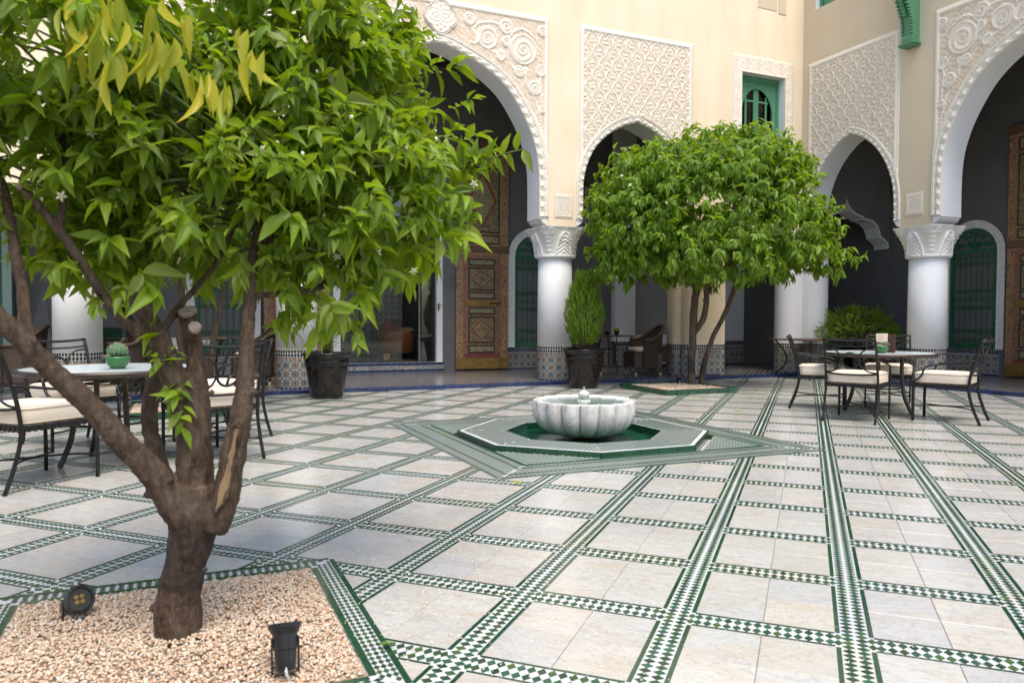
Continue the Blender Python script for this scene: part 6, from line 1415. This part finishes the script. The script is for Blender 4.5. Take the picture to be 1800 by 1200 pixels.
# the long twig reaching out to the right
tw = [PW(*p) for p in ((800, 300, 3.0), (840, 290, 2.99), (880, 272, 2.98), (920, 262, 2.97))]; TC = []; TD = []
for i in range(11): t = i/10*2.99; a = int(t); p = tw[a].lerp(tw[a+1], t-a); TC.append(tuple(p)); TD.append((.25+random.gauss(0, .15), -.2+random.gauss(0, .3), (1 if i % 2 else -.7)+random.gauss(0, .2)))
TC, TD = np.array(TC), norm(np.array(TD)); hint = np.tile(np.array([[-.3, -.8, .3]]), (11, 1)); Zt = norm(hint-(hint*TD).sum(1, keepdims=True)*TD); L2 = [TC, TD, np.cross(Zt, TD), Zt, RNG.uniform(.07, .11, 11), np.full(11, .38)]
L1 = [np.concatenate([a, b]) for a, b in zip(L1, L2)]
foliage('foliage', tf, L1, mt['leaf'], 290, OF)
m = MB(); m.tube(tw, [.004, .0035, .003, .002], 6)
for i in range(170):
    k = RNG.randint(0, len(P_)); e = Vector(P_[k]); s_ = Vector(LF[RNG.randint(0, 3)][0]).lerp(e, .45)+Vector((0, 0, -.12)); mid = s_.lerp(e, .6)+Vector((0, 0, .04)); m.tube(sinterp([tuple(s_), tuple(mid), tuple(e)], 4), [.007-.0005*j for j in range(9)], 5)
for v in range(len(m.v)): pass
tg = m.build('twig', mt['stem'], tf, smooth=True, loc=-OF, recalc=False); tag(tg, kind='stuff')
for s0_, e_ in (((420, 380, 2.7), (480, 200, 2.9)), ((448, 430, 2.62), (600, 330, 2.9)), ((465, 360, 2.66), (380, 180, 2.7)), ((20, 400, 2.34), (-60, 200, 2.4)), ((108, 240, 2.44), (160, 140, 2.45)), ((120, 300, 2.4), (40, 160, 2.4)), ((500, 280, 2.75), (640, 160, 3.0)), ((560, 505, 2.72), (680, 420, 2.9)), ((205, 530, 2.7), (150, 430, 2.6)), ((385, 455, 2.66), (300, 300, 2.6))):
    a, b = PW(*s0_), PW(*e_); MB().tube(sinterp([tuple(a), tuple(a.lerp(b, .5)+Vector((.03, .02, -.03))), tuple(b)], 4), [.013-.001*j for j in range(9)], 7).build('branch', mt['bark'], tf, smooth=True, loc=-OF)
sel = RNG.choice(len(P_), 230, replace=False); blossoms('blossom', tf, P_[sel]+norm(D_[sel])*.10+RNG.normal(0, .02, (230, 3)), OF, .019)
# yellowing leaves hanging limp in bunches near the top
cl = [(112, 40), (130, 75), (165, 95), (150, 120), (185, 150), (200, 120), (180, 60), (205, 20), (240, 90), (255, 110), (270, 90), (285, 105), (300, 110), (262, 40), (350, 150), (365, 165), (378, 160), (395, 180), (440, 125), (425, 80), (330, 60), (215, 60), (142, 20), (160, 30)]
C_ = []; X_ = []
for a, b in cl:
    for q in range(3): C_.append(tuple(PW(a+random.gauss(0, 9), b-30+random.gauss(0, 9), 2.12+random.gauss(0, .05)))); X_.append((random.gauss(0, .13), random.gauss(0, .13), -1))
C_, X_ = np.array(C_), norm(np.array(X_)); hint = norm(RNG.normal(size=C_.shape)*np.array([1, 1, .1])); Z_ = norm(hint-(hint*X_).sum(1, keepdims=True)*X_)
foliage('limp_foliage', tf, [C_, X_, np.cross(Z_, X_), Z_, RNG.uniform(.085, .135, len(C_)), RNG.uniform(.16, .33, len(C_))], mt['leafY'], 72, OF, leafname='yellow_leaf')
# ---- the far orange tree
def far_tree(label, org, lobes, ns, trunk, nind, L0, seedmat, nl=8):
    t = thing('orange_tree', label, 'tree', org); m = MB()
    for pts in trunk: limb(m, [(a, b, c, r_*.72) for a, b, c, r_ in pxl(pts, org)], 10, .05)
    tr = m.build('trunk', mt['bark'], t, smooth=True)
    P, D = lobes_points(lobes, ns, .45); A = D*.9+np.array([0, 0, -.05])+RNG.normal(0, .35, P.shape)
    foliage('foliage', t, sprigs(P, A, nl, L0, .40, .95, 1.0, .12), seedmat, nind, org)
    s_ = RNG.choice(len(P), min(len(P), 420), replace=False); blossoms('blossom', t, P[s_]+norm(D[s_])*.10, org, .030); return t
YB = 12.1; OB = Vector(tuple(PW(1216, 676, YB))); OB.z = .04
LB = [lob(1252, 350, YB, 180, 112, 1.7), lob(1120, 365, YB-.3, 82, 100, 1.0), lob(1385, 405, YB-.2, 75, 75, 1.0), lob(1255, 440, YB-.3, 175, 58, 1.4), lob(1290, 270, YB, 105, 42, .9), lob(1080, 445, YB-.3, 40, 60, .5), lob(1185, 305, YB, 90, 60, .9), lob(1455, 452, YB-.3, 48, 28, .4), lob(1350, 300, YB, 75, 50, .7)]
far_tree('far orange tree with a dense round crown standing before the small arch', OB, LB, 3100,
    [[(1217, 682, YB, 12), (1215, 640, YB, 11), (1218, 590, YB, 11), (1220, 540, YB, 11), (1224, 505, YB, 10), (1215, 470, YB, 7), (1205, 400, YB, 4)],
     [(1232, 680, YB+.1, 9), (1238, 640, YB+.1, 8), (1252, 595, YB+.1, 7), (1270, 560, YB+.1, 7), (1285, 525, YB+.1, 7), (1292, 500, YB+.1, 6), (1286, 470, YB, 5), (1290, 400, YB, 3)],
     [(1220, 585, YB, 9), (1236, 560, YB-.05, 9), (1242, 520, YB-.05, 8), (1236, 480, YB, 6), (1235, 400, YB, 4)], [(1238, 530, YB, 6), (1252, 500, YB, 5), (1265, 465, YB, 4), (1275, 400, YB, 3)], [(1289, 508, YB+.1, 5), (1300, 490, YB+.1, 4), (1320, 440, YB, 3)]],
    200, .155, mt['leafB'])
YL = 8.9; OL = Vector(tuple(PW(345, 720, YL))); OL.z = .04
LLb = [lob(330, 380, YL, 200, 95, 1.2), lob(200, 400, YL-.3, 110, 70, .7), lob(440, 400, YL, 110, 70, .8)]
far_tree('orange tree behind the left table, crown hidden by the nearest tree', OL, LLb, 900,
    [[(342, 722, YL, 12), (335, 660, YL, 10), (316, 600, YL, 9), (318, 540, YL, 9), (318, 480, YL, 7), (320, 400, YL, 4)], [(352, 722, YL, 11), (365, 680, YL, 10), (372, 620, YL, 9), (378, 580, YL, 9), (388, 540, YL, 6), (395, 480, YL, 5)]], 0, .15, mt['leafB'])
# ------------------------------------------------------------------ fallen petals and leaves
m = MB()
def petal(v, s_, z=.0025):
    a = random.uniform(0, PI); c, n = math.cos(a)*s_, math.sin(a)*s_; w2 = random.uniform(.35, .6)
    m.add([(v.x-c, v.y-n, z), (v.x+n*w2, v.y-c*w2, z+.001), (v.x+c, v.y+n, z+.0025), (v.x-n*w2, v.y+c*w2, z+.001)], [(0, 1, 2, 3)])
for i in range(760):
    v = GW(random.gauss(-2.2*CI, .5), random.gauss(-2.35*CJ, .45))
    if inview(v): petal(v, random.uniform(.003, .0055), .0085 if random.random() < .5 else .0035)
for i in range(2400):
    v = OB+Vector((random.gauss(.9, 1.25), random.gauss(-.9, 1.1), 0))
    u_ = v.x*CA+v.y*SA; w_ = -v.x*SA+v.y*CA
    if u_ < 10.9 and w_ < 11.0: petal(v, random.uniform(.006, .011))
    elif w_ < 12.5: petal(v, random.uniform(.006, .010), PZ+.002)
for i in range(180):
    v = OL+Vector((random.gauss(.6, .8), random.gauss(-.6, .6), 0)); petal(v, random.uniform(.005, .009))
pt = m.build('fallen_petals', mt['petal'], recalc=False); tag(pt, 'pale fallen blossom petals scattered over the floor', None, kind='stuff')
LVM = []
fl = [((668, 1140), 'fresh green leaf fallen on the mosaic edging at the bottom', 'leaf', .055, .6), ((897, 849), 'green and yellow leaf lying at the front tip of the star mosaic', 'leafY', .10, .1), ((775, 763), 'small yellow leaf on the mosaic left of the fountain', 'leafY', .07, .9), ((848, 793), 'small green leaf beside the left drain of the fountain', 'leaf', .06, .4),
      ((1290, 721), 'yellow leaf on the marble right of the fountain', 'leafY', .10, 0), ((1185, 701), 'green leaf on the floor in front of the far gravel bed', 'leafB', .08, .3), ((1230, 701), 'curled green leaf among petals right of the bed corner', 'leafB', .09, .2), ((1120, 695), 'green leaf among petals left of the bed corner', 'leafB', .08, 2.0), ((1463, 712), 'green leaf under the nearest chair of the right table', 'leafB', .09, .5), ((400, 1068), 'dull green leaf on the gravel right of the trunk', 'leafB', .055, .7)]
for (px_, py_), lab, mk, L, a in fl:
    r_ = PW(px_, py_, 5)-Vector((0, 0, CAMH)); t = -(CAMH-.012)/r_.z; v = Vector((0, 0, CAMH))+r_*t
    me = bpy.data.meshes.new('fallen_leaf'); me.from_pydata([(x, y*.45, z+.15*x*(1-x)+.01) for x, y, z in TPL[0][0]], [], [tuple(int(i) for i in f) for f in TPL[0][1]]); me.materials.append(mt[mk]); me.update()
    o = obj('fallen_leaf', me, None, (v.x, v.y, .012 if py_ < 1000 else .022), (random.uniform(-.2, .2), -.1, a)); o.scale = (L, L, L*.8); tag(o, lab, 'leaf')
